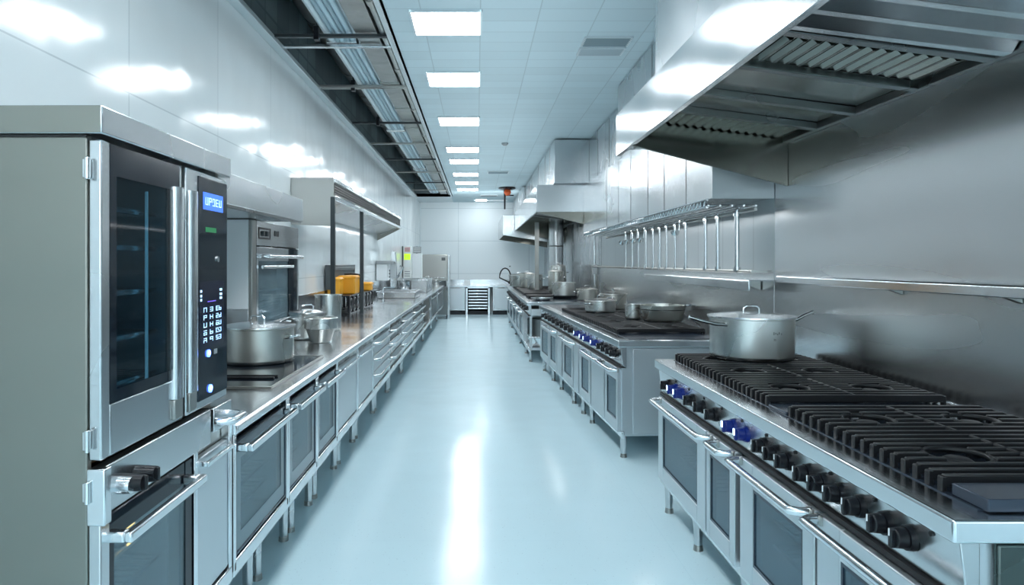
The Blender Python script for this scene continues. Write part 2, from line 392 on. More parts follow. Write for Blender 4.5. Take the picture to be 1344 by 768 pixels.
def grate(parent, y0, y1, x0, x1, z, burn=2, step=0.056):
    """cast-iron comb grate with two burners"""
    n = max(4, round((y1-y0)/step)); th = 0.0095; zt = z+0.046
    cy = (y0+y1)/2; xm = (x0+x1)/2
    cs = [(x0+xm)/2, (xm+x1)/2]; R = min(0.085, (y1-y0)*0.24)
    m = MB()
    m.box(xm-0.008, xm+0.008, y0, y1, zt-0.026, zt)
    m.box(x0+0.05, x0+0.064, y0, y1, zt-0.030, zt-0.010); m.box(x1-0.064, x1-0.05, y0, y1, zt-0.030, zt-0.010)
    for k in range(n+1):
        y = y0+0.006+(y1-y0-0.012)*k/n; dy = abs(y-cy)
        segs = [(x0, x1)]
        out = []
        for c in cs:
            if dy < R:
                h = math.sqrt(R*R-dy*dy)
                new = []
                for a, b2 in segs:
                    if a < c-h and b2 > c+h: new += [(a, c-h), (c+h, b2)]
                    else: new.append((a, b2))
                segs = new
        for a, b2 in segs:
            m.box(a, b2, y-th, y+th, zt-0.030, zt)
        for xe in (x0, x1): m.box(xe-0.010 if xe == x0 else xe-0.006, xe+0.006 if xe == x0 else xe+0.010, y-th, y+th, z+0.001, zt-0.004)
    for c in cs: m.ring((c, cy, zt-0.012), R, 0.009, 24, 6)
    g = m.build('grate', IRON, parent, 0.003, 1)
    for c in cs:
        b_ = MB().lathe([(0, 0.001), (0.062, 0.001), (0.058, 0.016), (0.040, 0.020), (0, 0.020)], (c, cy, z), 24).build('burner', STD, parent)
        MB().lathe([(0, 0.020), (0.036, 0.020), (0.038, 0.026), (0.030, 0.031), (0, 0.032)], (c, cy, z), 24).build('burner_cap', IRON, b_)
    return g

def racks(mat, parent, x0, x1, y0, y1, zs):
    for z in zs:
        m = MB()
        for k in range(12): m.cyl((x0, y0+(y1-y0)*k/11, z), (x1, y0+(y1-y0)*k/11, z), 0.004, n=6)
        for x in (x0, (x0+x1)/2, x1): m.cyl((x, y0, z), (x, y1, z), 0.009, n=8)
        m.build('oven_rack', mat, parent)

# ------------------------------------------------------------------ gas ranges (right)
def gas_range(label, loc, rz, L, doors, knobs, grates, legs, D=0.87, plates=(), ZT=0.91, side=None, bay=0.0):
    t = thing('gas_range', label, 'range', loc, rz)
    zb = 0.17
    # carcass: open cavity behind the doors
    b = MB().box(0.03, D, bay+0.03, bay+0.06, zb, 0.86).box(0.03, D, L-0.06, L-0.03, zb, 0.86).box(D-0.03, D, 0.06, L-0.06, zb, 0.86)
    b.box(0.04, D-0.03, 0.06, L-0.06, zb, zb+0.04)
    b.box(0.06, D-0.03, 0.012 if bay else 0.06, L-0.06, 0.70, 0.80)
    b.build('carcass', DOORS, t, 0.003)
    c = MB()
    for y in (0.018,): c.box(0.11, D-0.03, bay+0.012, bay+0.03, zb+0.02, 0.845)
    c.build('side_panel', side or DOORS, t, 0.006)
    MB().box(0.022, 0.045, 0, L, zb-0.01, zb+0.045).build('bottom_rail', STB, t, 0.004)
    # worktop with a rounded front lip
    w = MB().box(-0.010, D, -0.012, L+0.012, 0.855, ZT)
    w.build('cooktop', STB, t, 0.007, 3)
    cp = MB().prism([(0.03, 0.715), (0.06, 0.70), (0.06, 0.86), (0.012, 0.86)], 'y', 0, L).build('control_panel', ST, t, 0.003)
    for k in range(int(L/0.24)):
        y = 0.1+k*0.24
        MB().cyl((0.022, y, 0.836), (0.010, y, 0.836), 0.0065, n=8).build('screw', RUBBER, cp)
    MB().box(0.018, 0.06, 0.01, L-0.01, 0.696, 0.712).build('dark_gap', RUBBER, t)
    for y, lit in knobs: knob(cp, 0.020, y, 0.79, lit)
    for (y0, y1, w0, w1, h, gm) in doors:
        d = MB().frame_x(0.0, 0.035, y0, y1, zb+0.03, 0.692, 0.001, 0.001)
        d = MB()
        z0, z1 = zb+0.03, 0.690
        wz0, wz1 = 0.285, 0.595
        if w0 is None:
            d.box(0.0, 0.035, y0, y1, z0, z1)
        else:
            d.box(0, 0.035, y0, w0, z0, z1).box(0, 0.035, w1, y1, z0, z1).box(0, 0.035, w0, w1, z0, wz0).box(0, 0.035, w0, w1, wz1, z1)
        do = d.build('door', DOORS, t, 0.004)
        if w0 is not None:
            MB().box(0.008, 0.016, w0+0.001, w1-0.001, wz0+0.001, wz1-0.001).build('window', gm, do)
            MB().frame_x(0.003, 0.009, w0, w1, wz0, wz1, 0.012, 0.012).build('window_seal', ENAMEL, do)
            if w1-w0 > 0.3: racks(STB, t, 0.1, 0.55, w0-0.02, w1+0.02, (0.36, 0.46))
        if h:
            hy0, hy1 = h
            bar_handle('handle', STB, do, (-0.062, hy0, 0.678), (-0.062, hy1, 0.678), (0.066, 0, 0.0), 0.0155)
            for hy in h: MB().box(-0.010, 0.004, hy-0.02, hy+0.02, 0.660, 0.692).build('handle_bracket', STD, do, 0.004)
    MB().box(0.09, D-0.06, 0.05, L-0.05, ZT, ZT+0.003).build('burner_tray', ENAMEL, t)
    for (a, b2) in grates: grate(t, a, b2, 0.10, D-0.05, ZT)
    for (a, b2, x0, x1, h) in plates: MB().box(x0, x1, a, b2, ZT+0.003, ZT+h).build('spill_plate', ENAMEL, t, 0.003)
    for y in legs:
        for x in (0.055, D-0.08):
            l = MB().cyl((x, y, 0.03), (x, y, zb), 0.021, 0.027, 14)
            lo = l.build('leg', ST, t)
            MB().cyl((x, y, 0), (x, y, 0.03), 0.026, 0.022, 14).build('foot', STD, lo)
    return t

Y0 = 1.58
def rel(*v): return tuple(a-Y0 for a in v)
doors1 = [
    (*rel(3.31, 4.16), *rel(3.43, 4.07), rel(3.22, 4.10), GLB),
    (*rel(2.93, 3.29), *rel(2.99, 3.245), rel(2.95, 3.13), GLB),
    (*rel(2.24, 2.87), *rel(2.32, 2.74), rel(2.26, 2.86), GLB),
    (*rel(1.62, 2.22), *rel(1.68, 2.08), rel(1.65, 2.20), GLB)]
kn1 = [(3.98, 0), (3.84, 1), (3.72, 1), (3.54, 0), (3.38, 0), (3.21, 0), (2.98, 1), (2.84, 1), (2.66, 0), (2.555, 0), (2.455, 0), (2.31, 0), (2.21, 0), (2.11, 0), (2.0, 0), (1.87, 0), (1.77, 0)]
gas_range('long steel gas range nearest on the right with black grates and a big lidded pot', (1.1, Y0, 0), 0, 2.62, doors1,
          [(y-Y0, bool(l)) for y, l in kn1],
          [(a-Y0, b-Y0) for a, b in [(3.72, 4.12), (3.28, 3.69), (2.82, 3.24), (2.22, 2.62), (1.76, 2.18)]],
          [0.08, 0.95, 1.35, 2.0, 2.54],
          side=SIDED, plates=[(2.64-Y0, 2.80-Y0, 0.09, 0.50, 0.014), (1.61-Y0, 1.735-Y0, 0.10, 0.82, 0.034)])
# second range, standing slightly turned
L2 = 4.4
doors2 = [(0.05, 0.46, 0.09, 0.40, (0.03, 0.52), GLB), (0.50, 1.0, None, None, (0.55, 1.2), GLB), (1.05, 1.55, 1.12, 1.45, None, GLB), (1.6, 1.85, None, None, None, GLB),
          (1.9, 2.5, 1.98, 2.42, (1.75, 2.45), GLB), (2.6, 2.9, None, None, None, GLB), (2.95, 3.5, 3.02, 3.42, (2.9, 3.7), GLB), (3.55, 4.34, 3.65, 4.2, None, GLB)]
kn2 = [(0.16, 0), (0.30, 0), (0.46, 0), (0.62, 0), (0.86, 1), (1.18, 1), (1.36, 1), (1.66, 1), (2.0, 0), (2.25, 0), (2.5, 0), (2.8, 0), (3.1, 0), (3.4, 0), (3.7, 0), (4.0, 0)]
gas_range('second steel gas range on the right with pale side panel and four blue lit knobs', (1.08, 5.22, 0), radians(2.6), L2, doors2, [(y, bool(l)) for y, l in kn2],
          [(0.42, 0.92), (0.95, 1.45), (1.5, 2.0), (2.05, 2.55), (2.6, 3.1)], [0.07, 1.2, 1.6, 2.1, 2.9, 3.5, 4.3])
# third range, farthest
L3 = 6.9
doors3 = [(1.0, 1.9, 1.1, 1.8, (1.1, 1.8), GLB), (1.95, 2.9, 2.05, 2.8, (2.0, 2.8), GLB), (3.0, 4.2, 3.2, 4.0, (3.1, 4.1), GLB), (4.3, 5.5, 4.5, 5.3, (4.4, 5.4), GLB), (5.6, 6.8, 5.8, 6.6, (5.7, 6.7), GLB)]
gr3 = gas_range('farthest gas range on the right with an open end bay and dark grates', (0.76, 10.35, 0), 0, L3, doors3, [(0.3+0.5*k, False) for k in range(13)],
          [(0.95, 1.6), (2.0, 2.7), (2.75, 3.4), (3.45, 4.1), (4.2, 4.9), (5.0, 5.7)], [0.07, 1.0, 2.4, 4.0, 5.5, 6.8], D=1.2, bay=0.98)
for x in (0.04, 1.12): MB().box(x, x+0.035, 0.05, 0.085, 0.17, 0.70).build('bay_post', ST, gr3, 0.003)
MB().box(0.03, 0.9, 0.0, 0.98, 0.36, 0.38).build('open_bay_shelf', STB, gr3, 0.003)

# ------------------------------------------------------------------ pots and pans
def arc(c, R, a0, a1, n, plane='xz'):
    out = []
    for i in range(n+1):
        a = a0+(a1-a0)*i/n
        out.append((c[0]+R*cos(a), c[1], c[2]+R*sin(a)) if plane == 'xz' else (c[0]+R*cos(a), c[1]+R*sin(a), c[2]))
    return out
def pot(name, label, loc, r, h, mat=POT, lid=False, handles='loop', rz=0.0, cat='pot', taper=1.0, flat_rim=True, group=None):
    t = thing(name, label, cat, loc, rz, group)
    rb = r*taper
    p = [(0, 0), (rb-0.022, 0), (rb-0.02, 0), (rb-0.006, 0.004), (rb, 0.018), (rb, 0.021), (r, h-0.010), (r, h-0.006)]
    p += [(r+0.008, h-0.003), (r+0.008, h+0.001), (r-0.004, h)] if flat_rim else [(r, h)]
    p += [(r-0.005, h-0.01), (r-0.005, h-0.013), (rb-0.006, 0.024), (rb-0.006, 0.02), (rb-0.02, 0.008), (rb-0.023, 0.008), (0, 0.008)]
    MB().lathe(p, n=48).build('body', mat, t)
    if lid:
        l = MB().lathe([(0, h+0.030), (r*0.35, h+0.028), (r*0.75, h+0.019), (r*0.96, h+0.010), (r+0.010, h+0.009), (r+0.011, h+0.002), (r-0.01, h+0.001), (0, h+0.004)], n=48).build('lid', STB if lid == 'bright' else mat, t)
        MB().tube([(-0.045, 0, h+0.024), (-0.045, 0, h+0.05), (-0.030, 0, h+0.062), (0.030, 0, h+0.062), (0.045, 0, h+0.05), (0.045, 0, h+0.024)], 0.006, 8).build('lid_handle', CHROME, l)
    if handles == 'loop':
        for s in (-1, 1):
            z = h*0.72
            MB().tube([(s*(r-0.002), -0.05, z), (s*(r+0.030), -0.050, z+0.006), (s*(r+0.046), -0.03, z+0.012), (s*(r+0.050), 0, z+0.013), (s*(r+0.046), 0.03, z+0.012), (s*(r+0.030), 0.05, z+0.006), (s*(r-0.002), 0.05, z)], 0.007, 8).build('handle', CHROME, t)
    elif handles == 'long':
        MB().tube([(-r*0.80, -r*0.55, h-0.035), (-r-0.02, -0.135, h-0.030), (-r-0.10, -0.14, h-0.012), (-r-0.17, -0.14, h+0.010)], 0.011, 10).build('handle', CHROME, t)
        MB().tube([(r-0.003, 0, h-0.022), (r+0.03, 0, h-0.015), (r+0.07, 0, h+0.008), (r+0.125, 0, h+0.030)], 0.011, 10).build('handle', CHROME, t)
        b = MB()
        b.cyl((r-0.004, 0, h-0.03), (r+0.016, 0, h-0.012), 0.02, 0.012, 10)
        b.build('handle_rivet', CHROME, t)
    elif handles == 'stick':
        MB().tube([(r-0.003, 0, h-0.03), (r+0.04, 0, h-0.02), (r+0.20, 0, h+0.015)], 0.009, 8).build('handle', CHROME, t)
    return t

PZ = 0.957
p = pot('stockpot', 'big lidded steel stockpot on the nearest right-hand range', (1.58, 3.95, PZ), 0.232, 0.232, POT, 'bright', 'long', taper=0.985)
mk = MB()
for i in range(5):
    mk.box(0.028+i*0.010, 0.033+i*0.010, -0.2335, -0.2305, 0.150+0.004*(i % 2), 0.166-0.004*(i % 3))
mk.box(0.030, 0.042, -0.2335, -0.2305, 0.118, 0.130)
mk.build('stamped_mark', STD, p)
pot('saute_pan', 'wide round steel pan at the near right end of the second range', (1.74, 6.42, PZ), 0.205, 0.150, POTD, False, 'none', taper=0.88)
t = bpy.data.objects['saute_pan']
MB().tube([(0.19, -0.02, 0.142), (0.26, -0.05, 0.150), (0.285, 0, 0.165), (0.26, 0.05, 0.150), (0.19, 0.02, 0.142)], 0.008, 8).build('handle', CHROME, t)
MB().lathe([(0.2, 0.105), (0.2065, 0.106), (0.2065, 0.112), (0.2, 0.113)], n=40).build('dark_band', IRON, t)
pot('saucepan', 'small plain steel saucepan just left of the wide pan on the second range', (1.50, 6.60, PZ), 0.075, 0.145, POT, False, 'none')
pot('casserole', 'lidded steel casserole on the grates in the middle of the second range', (1.36, 7.55, PZ), 0.165, 0.125, POT, True, 'loop', rz=0.6)
pot('casserole', 'taller lidded steel casserole at the back of the second range by the wall', (1.60, 8.05, PZ), 0.155, 0.175, POTD, True, 'loop', rz=1.2)
pot('stockpot', 'straight steel stockpot standing at the near end of the farthest range', (1.42, 11.2, PZ+0.003), 0.19, 0.22, POT, False, 'none')
pot('casserole', 'low lidded casserole at the wall-side near corner of the farthest range', (1.72, 10.7, 0.914), 0.16, 0.17, POTD, True, 'loop')
t = pot('stockpot', 'tall slim stockpot in the far right row under the hood', (1.45, 12.6, PZ), 0.14, 0.38, POTD, True, 'loop')
pot('stockpot', 'second tall stockpot behind the slim one in the far right row', (1.62, 13.6, PZ), 0.15, 0.48, POT, True, 'loop')
pot('stockpot', 'third pot along the far right row, short and wide', (1.20, 14.2, PZ), 0.16, 0.30, POT, False, 'loop')
pot('stockpot', 'fourth pot along the far right row, next to the end pan', (1.10, 15.1, PZ), 0.16, 0.30, POTD, True, 'loop')
t = pot('frying_pan', 'shallow steel pan with an upright loop handle at the far right', (0.98, 15.8, PZ), 0.25, 0.26, POT, True, 'none', taper=0.9)
MB().tube([(-0.25, 0, 0.10)]+[(-0.27+0.13*cos(a)*-1-0.06, 0, 0.20+0.22*sin(a)) for a in [pi*k/8 for k in range(0, 9)]]+[(-0.25, 0, 0.06)], 0.016, 8).build('handle', BLACK, t)
pot('stockpot', 'dark pot on the open bay shelf of the farthest range', (0.98, 10.62, 0.38), 0.20, 0.26, SDK, False, 'none')
pot('mixing_bowl', 'shiny steel bowl under the open bay shelf of the farthest range', (1.0, 10.62, 0.215), 0.22, 0.14, CHROME, False, 'none', cat='bowl', taper=0.7)
pot('baking_tray', 'flat pale steel tray on the near end of the farthest range', (1.02, 10.75, 0.914), 0.17, 0.04, STB, False, 'none', cat='tray', taper=0.8)

# ------------------------------------------------------------------ hoods (right)
def hood_right(label, y0, y1, xf, zl, zt, zb, yend, zs, enclosure_label=None, bars=(), strips=(), ribs=None, endmat=None):
    t = thing('extractor_hood', label, 'hood', (XR, (y0+y1)/2, zl))
    off = (XR, (y0+y1)/2, zl)
    xb = XR-0.018
    MB().prism([(xf, zl), (xf+0.03, zl), (xf+0.03, zl+0.02), (xf+0.012, zl+0.02), (xf+0.012, zt-0.01), (xb, zt-0.01), (xb, zt), (xf, zt)], 'y', y0, y1).build('canopy_front', CANOPY, t, 0.003, off=off)
    # end panels whose lower edge drops towards the wall
    for ye in (yend, y0+0.01):
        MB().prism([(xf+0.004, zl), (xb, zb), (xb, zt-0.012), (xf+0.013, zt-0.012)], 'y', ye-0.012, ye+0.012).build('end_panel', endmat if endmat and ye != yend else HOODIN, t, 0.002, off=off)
    # filter plane sloping from behind the lip to the wall
    zfront = zs+0.12; xs = xf+0.06
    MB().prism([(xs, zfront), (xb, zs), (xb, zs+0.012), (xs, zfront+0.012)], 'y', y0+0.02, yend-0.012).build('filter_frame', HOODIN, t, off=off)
    def zz(x): return zfront+(zs-zfront)*(x-xs)/(xb-xs)
    MB().box(xb-0.035, xb, y0+0.02, yend-0.012, zs-0.035, zs+0.005).build('grease_channel', SDK, t, 0.004, off=off)
    for yb in bars:
        MB().prism([(xs, zfront-0.035), (xb-0.03, zs-0.035), (xb-0.03, zs+0.002), (xs, zfront+0.002)], 'y', yb-0.025, yb+0.025).build('cross_rail', SDK, t, 0.003, off=off)
    for (a, b) in strips:
        m = MB(); n = int((xb-xs-0.1)/0.055)
        for k in range(n):
            x = xs+0.06+k*0.055
            m.prism([(x, zz(x)-0.002), (x+0.018, zz(x)-0.022), (x+0.034, zz(x)-0.022), (x+0.046, zz(x)-0.002)], 'y', a, b)
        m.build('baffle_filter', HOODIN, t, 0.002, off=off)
    if ribs:
        a, b, s = ribs
        m = MB(); y = a
        while y < b:
            m.prism([(y, 0), (y+s*0.30, -0.045), (y+s*0.55, -0.045), (y+s*0.8, 0)], 'x', xs, xb-0.04); y += s
        vs = [(v[0], v[1], v[2]+zz(v[0])) for v in m.v]; m.v = vs
        m.build('baffle_filter', ST, t, 0.002, off=off)
    return t
h1 = hood_right('large steel extractor hood nearest overhead on the right with open filters', 0.9, 4.83, 0.98, 2.25, 2.54, 1.99, 4.38, 2.30,
           bars=(2.60, 3.05, 3.55, 3.95), strips=((2.70, 2.98), (4.0, 4.34)), ribs=(1.0, 2.5, 0.16))
h2 = hood_right('steel extractor hood in the middle of the right row with a boxy end', 10.1, 15.8, 0.875, 2.25, 2.65, 1.96, 15.7, 2.36, bars=(11.2, 12.4, 13.6), strips=((11.3, 12.3), (12.5, 13.5)))
MB().box(0.88, XR-0.02, 10.085, 10.105, 2.25, 2.65).build('near_end_sheet', ST, h2, 0.003, off=(XR, (10.1+15.8)/2, 2.25))
h3 = hood_right('farthest steel extractor hood on the right, lower and jutting further out', 15.95, 19.4, 0.60, 2.15, 2.62, 1.93, 19.3, 2.3, bars=(17.0, 18.0), strips=((17.1, 17.9),), endmat=STB)
t = thing('support_post', 'dark steel post rising from the farthest range to the hood above', 'post', (1.21, 13.85, 0.957))
MB().box(-0.04, 0.04, -0.04, 0.04, 0, 1.36).build('post', STD, t, 0.004)
MB().box(-0.06, 0.06, -0.06, 0.06, 0, 0.012).build('foot_plate', STD, t, 0.002)

def box_thing(name, label, cat, x0, x1, y0, y1, z0, z1, mat, bevel=0.003, seams=(), side='-x', group=None):
    t = thing(name, label, cat, ((x0+x1)/2, (y0+y1)/2, z0), 0, group); off = t.location[:]
    MB().box(x0, x1, y0, y1, z0, z1).build('casing', mat, t, bevel, off=off)
    if seams:
        m = MB(); x = x0 if side == '-x' else x1
        for y in seams: m.box(x-0.0025, x+0.0025, y-0.004, y+0.004, z0+0.003, z1-0.003)
        m.build('seam', SDK, t, off=off)
    return t
box_thing('duct_enclosure', 'bright steel duct casing above the nearest right hood', 'duct casing', 1.10, XR-0.02, 0.9, 4.23, 2.545, ZC-0.02, STV, seams=(2.4,))
box_thing('duct_enclosure', 'dim steel duct casing behind the one over the nearest right hood', 'duct casing', 1.43, XR-0.02, 4.24, 6.96, 2.645, ZC-0.02, STV, seams=(5.6,))
box_thing('duct_enclosure', 'upper steel wall casing between the two right-hand hoods', 'duct casing', 1.62, XR-0.02, 6.97, 9.88, 2.645, ZC-0.02, STV, seams=(7.7, 8.4, 9.2))
box_thing('duct_enclosure', 'tall steel casing above the middle right-hand hood', 'duct casing', 1.12, XR-0.02, 9.9, 15.85, 2.655, ZC-0.02, ST, seams=(10.6, 11.3, 12.5, 14))
box_thing('duct_enclosure', 'farthest steel duct casing above the jutting hood at the right', 'duct casing', 1.05, XR-0.02, 15.96, 20.2, 2.63, ZC-0.02, STV)
wc = box_thing('wall_casing', 'long steel wall casing above the hanging rack on the right', 'casing', 1.57, XR-0.02, 4.57, 10.08, 1.93, 2.64, ST, seams=(5.15, 5.75, 6.3, 7.0, 7.6, 8.3))
MB().box(1.568, XR-0.02, 4.566, 4.570, 1.928, 2.64).build('lit_end_face', plain('lit_end_paint', (0.66, 0.70, 0.72), 0.35, 0.2), wc, 0.0, off=wc.location[:])  # pale facing added so the casing end looks lit

# hanging rack with uprights between casing and rail
RXK = 1.85
t = thing('hanging_rack', 'wire rack with vertical steel rods below the long right wall casing', 'rack', (1.75, 4.6, 1.44)); off = (1.75, 4.6, 1.44)
m = MB()
for x in (1.56, 1.64, 1.72, 1.80, 1.88): m.cyl((x, 4.62, 1.885), (x, 9.9, 1.885), 0.007, n=6)
for k in range(88):
    y = 4.64+k*0.06; m.cyl((1.56, y, 1.892), (1.9, y, 1.892), 0.004, n=5)
m.build('wire_shelf', CHROME, t, off=off)
m = MB()
for z in (1.875, 1.925): m.cyl((1.552, 4.62, z), (1.552, 9.9, z), 0.010, n=8)
for k in range(66):
    y = 4.62+k*0.08
    m.tube([(1.552, y, 1.875), (1.552, y+0.04, 1.925), (1.552, y+0.08, 1.875)], 0.0055, 5)
m.build('front_truss', CHROME, t, off=off)
MB().cyl((RXK, 4.6, 1.44), (RXK, 11.0, 1.44), 0.012, n=10).cyl((RXK+0.02, 4.6, 1.86), (RXK+0.02, 9.9, 1.86), 0.012, n=8).build('lower_rail', STD, t, off=off)
for y, r in ((4.88, 0.017), (5.27, 0.014), (5.55, 0.014), (6.08, 0.014), (6.4, 0.012), (6.69, 0.012), (6.94, 0.014), (7.2, 0.012), (7.5, 0.014), (7.85, 0.012), (8.15, 0.012), (8.5, 0.012)):
    rd = MB().cyl((RXK, y, 1.43), (RXK, y, 1.88), r, n=10).build('rod', STB, t, off=off)
    MB().cyl((RXK, y, 1.44), (RXK, y, 1.47), r*1.5, n=10).cyl((RXK, y, 1.83), (RXK, y, 1.86), r*1.5, n=10).build('collar', CHROME, rd, off=off)
m = MB()
for y in (4.63, 7.2, 9.85): m.box(RXK-0.01, XR-0.013, y-0.008, y+0.008, 1.432, 1.448)
m.build('wall_bracket', STD, t, off=off)
def ladle(y, label, l=0.26):
    t = thing('ladle', label, 'ladle', (1.70, y, 1.885), 0, 'ladles on the wire rack')
    MB().tube([(0.0, 0, 0.0), (0.012, 0, 0.012), (0.022, 0, 0), (0.020, 0, -0.03), (0.015, 0, -l)], 0.005, 6).build('handle', CHROME, t)
    MB().lathe([(0, -0.05), (0.025, -0.043), (0.036, -0.02), (0.038, 0), (0.035, 0), (0.033, -0.018), (0.022, -0.038), (0, -0.044)], (-0.02, 0, -l), 18).build('bowl', CHROME, t)
    return t
ladle(5.82, 'short steel ladle hanging nearest on the wire rack', 0.11)
for y, s in ((7.05, 'second'), (7.35, 'third'), (7.65, 'fourth'), (7.95, 'fifth')):
    ladle(y, s+' short steel ladle counted from the near end of the wire rack', 0.13)

def wall_shelf(label, x0, y0, y1, zt, th, brs):
    t = thing('wall_shelf', label, 'shelf', (XR-0.016, (y0+y1)/2, zt-th)); off = t.location[:]
    MB().prism([(x0, zt-th), (x0+0.014, zt-th), (x0+0.014, zt-0.008), (XR-0.018, zt-0.008), (XR-0.018, zt), (x0+0.008, zt), (x0, zt-0.008)], 'y', y0, y1).build('shelf_board', STB, t, 0.004, 3, off=off)
    for y in brs:
        MB().prism([(x0+0.03, zt-0.010), (XR-0.018, zt-0.010), (XR-0.018, zt-0.075), (x0+0.06, zt-0.03)], 'y', y-0.012, y+0.012).build('bracket', STD, t, 0.002, off=off)
wall_shelf('steel wall shelf with rolled edge behind the nearest right-hand range', 1.80, 0.8, 4.13, 1.425, 0.045, (1.6, 2.5, 3.2))
wall_shelf('steel wall shelf with a deep front lip above the second range', 1.80, 4.55, 7.4, 1.385, 0.07, (4.8, 5.9, 7.0))
# vertical flue and gas pipe at the far right wall
t = thing('flue_pipe', 'vertical steel flue standing in the far right row below the hood', 'flue', (1.72, 14.9, 0.96)); 
MB().cyl((0, 0, 0), (0, 0, 1.44), 0.16, n=24).build('pipe', STV, t)
MB().ring((0, 0, 0.9), 0.163, 0.012, 24, 6).build('collar', STD, t)
t = thing('gas_pipe', 'thin vertical gas pipe with valve on the right wall below the middle hood', 'pipe', (1.94, 11.3, 0.95))
MB().cyl((0, 0, 0), (0, 0, 1.0), 0.018, n=10).build('pipe', STB, t)
MB().box(-0.04, 0.04, -0.03, 0.03, 0.36, 0.52).build('valve_box', WHITE, t, 0.006)

# ------------------------------------------------------------------ left: oven tower
T0, T1, XF = 1.60, 2.415, -0.88
t = thing('oven_tower', 'tall steel double oven tower nearest on the left with dark glass doors', 'oven', (-1.28, T0, 0)); off = (-1.28, T0, 0)
b = MB()
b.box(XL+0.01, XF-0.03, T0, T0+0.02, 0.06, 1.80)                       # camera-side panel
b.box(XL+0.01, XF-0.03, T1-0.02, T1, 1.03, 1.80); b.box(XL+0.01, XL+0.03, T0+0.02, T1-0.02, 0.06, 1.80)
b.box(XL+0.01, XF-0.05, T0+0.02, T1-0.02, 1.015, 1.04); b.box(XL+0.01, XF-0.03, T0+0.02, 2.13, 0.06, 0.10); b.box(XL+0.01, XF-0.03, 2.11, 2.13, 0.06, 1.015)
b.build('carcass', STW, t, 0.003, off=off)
c = MB().box(XL+0.01, XF-0.035, T0+0.02, T1-0.02, 1.78, 1.80).box(XF-0.06, XF-0.035, 2.062, 2.08, 1.04, 1.79)
c.build('divider', SDK, t, off=off)
MB().box(XL+0.01, XF+0.012, T0-0.012, T1+0.006, 1.80, 1.866).build('top_cap', ST, t, 0.004, off=off)
MB().box(XL+0.012, XF+0.008, T0-0.014, T0-0.0118, 1.802, 1.864).build('cap_front_shade', STW, t, off=off)  # dark facing added: shade on the cap's viewer side put into colour
MB().box(XL+0.03, XF-0.028, T0-0.006, T0-0.001, 1.793, 1.798).build('dark_seam', RUBBER, t, off=off)
MB().shell(XL+0.05, XF-0.05, T0+0.04, 2.06, 1.06, 1.77, 0.012, '+x').build('upper_cavity', CAV, t, off=off)
racks(STB, t, XL+0.09-off[0], XF-0.07-off[0], T0+0.06-off[1], 2.04-off[1], (1.18, 1.30, 1.42, 1.54, 1.64))
m = MB()
for z in (1.20, 1.32, 1.44, 1.56): m.box(XF-0.45, XF-0.13, T0+0.06, 1.90, z, z+0.012)
m.build('rack_tray', STB, t, off=off)
MB().box(XF-0.052, XF-0.046, 1.925, 1.932, 1.12, 1.70).build('light_strip', CAVLED, t, off=off)
m = MB()
for k in range(11): m.cyl((XF-0.20, 1.68+k*0.030, 1.326), (XF-0.20, 1.68+k*0.030, 1.37), 0.008, n=6)
m.build('bottle_tops', SDK, t, off=off)
# upper door
d = MB(); y0, y1, z0, z1 = T0+0.006, 2.05, 1.035, 1.79
d.box(XF-0.03, XF, y0, T0+0.045, z0, z1); d.box(XF-0.03, XF, T0+0.045, y1, z0, 1.16)
d.box(XF-0.03, XF-0.002, y1-0.02, y1, 1.16, z1)
do = d.build('upper_door', ST, t, 0.004, off=off)
gl = MB().box(XF-0.012, XF-0.004, T0+0.046, y1-0.02, 1.161, z1-0.004).build('door_glass', GLD, do, off=off)
MB().frame_x(XF-0.003, XF-0.0005, T0+0.046, y1-0.02, 1.161, z1-0.004, 0.030, 0.03, 0.075).build('glass_border', GLOSSB, do, off=off)
def vbar(y, mat, parent):
    n = 12
    poly = [(XF-0.004, y-0.028)]+[(XF+0.004+0.016*sin(pi*k/n), y-0.028*cos(pi*k/n)) for k in range(n+1)]+[(XF-0.004, y+0.028)]
    o = MB().prism(poly, 'z', 1.105, 1.72).build('handle', mat, parent, off=off)
    MB().box(XF-0.002, XF+0.010, y-0.027, y+0.027, 1.045, 1.104).build('handle_mount', STD, o, 0.004, off=off)
    return o
vbar(2.005, STB, do)
MB().box(XF-0.045, XF-0.012, 2.05, 2.076, 1.04, 1.79).build('door_gasket', RUBBER, t, off=off)
# control column
cpn = MB().box(XF-0.03, XF, 2.076, T1-0.004, 1.035, 1.79).build('control_column', ST, t, 0.004, off=off)
MB().box(XF-0.002, XF+0.003, 2.16, T1-0.008, 1.06, 1.775).build('black_fascia', GLOSSB, cpn, 0.002, off=off)
vbar(2.106, STB, cpn)
fx = XF+0.0032
MB().box(fx, fx+0.001, 2.195, 2.365, 1.672, 1.728).build('display', DISP, cpn, off=off)
def glyph(m, y, z, w, h, seed, x):
    rr = random.Random(seed); s = min(w, h)*0.17
    segs = [((y, z), (y+w, z)), ((y, z+h/2), (y+w, z+h/2)), ((y, z+h), (y+w, z+h)), ((y, z), (y, z+h/2)), ((y, z+h/2), (y, z+h)), ((y+w, z), (y+w, z+h/2)), ((y+w, z+h/2), (y+w, z+h))]
    for (a, b_) in rr.sample(segs, 5):
        m.box(x, x+0.0008, min(a[0], b_[0])-s/2, max(a[0], b_[0])+s/2, min(a[1], b_[1])-s/2, max(a[1], b_[1])+s/2)
m = MB()
for k in range(5): glyph(m, 2.215+k*0.029, 1.689, 0.016, 0.022, 40+k, fx+0.001)
m.build('display_symbols', KEYL, cpn, off=off)
MB().box(fx, fx+0.0008, 2.215, 2.305, 1.60, 1.616).build('green_readout', GREEN, cpn, off=off)
MB().cyl((fx, 2.315, 1.512), (fx+0.004, 2.315, 1.512), 0.010, n=14).build('sensor_button', CHROME, cpn, off=off)
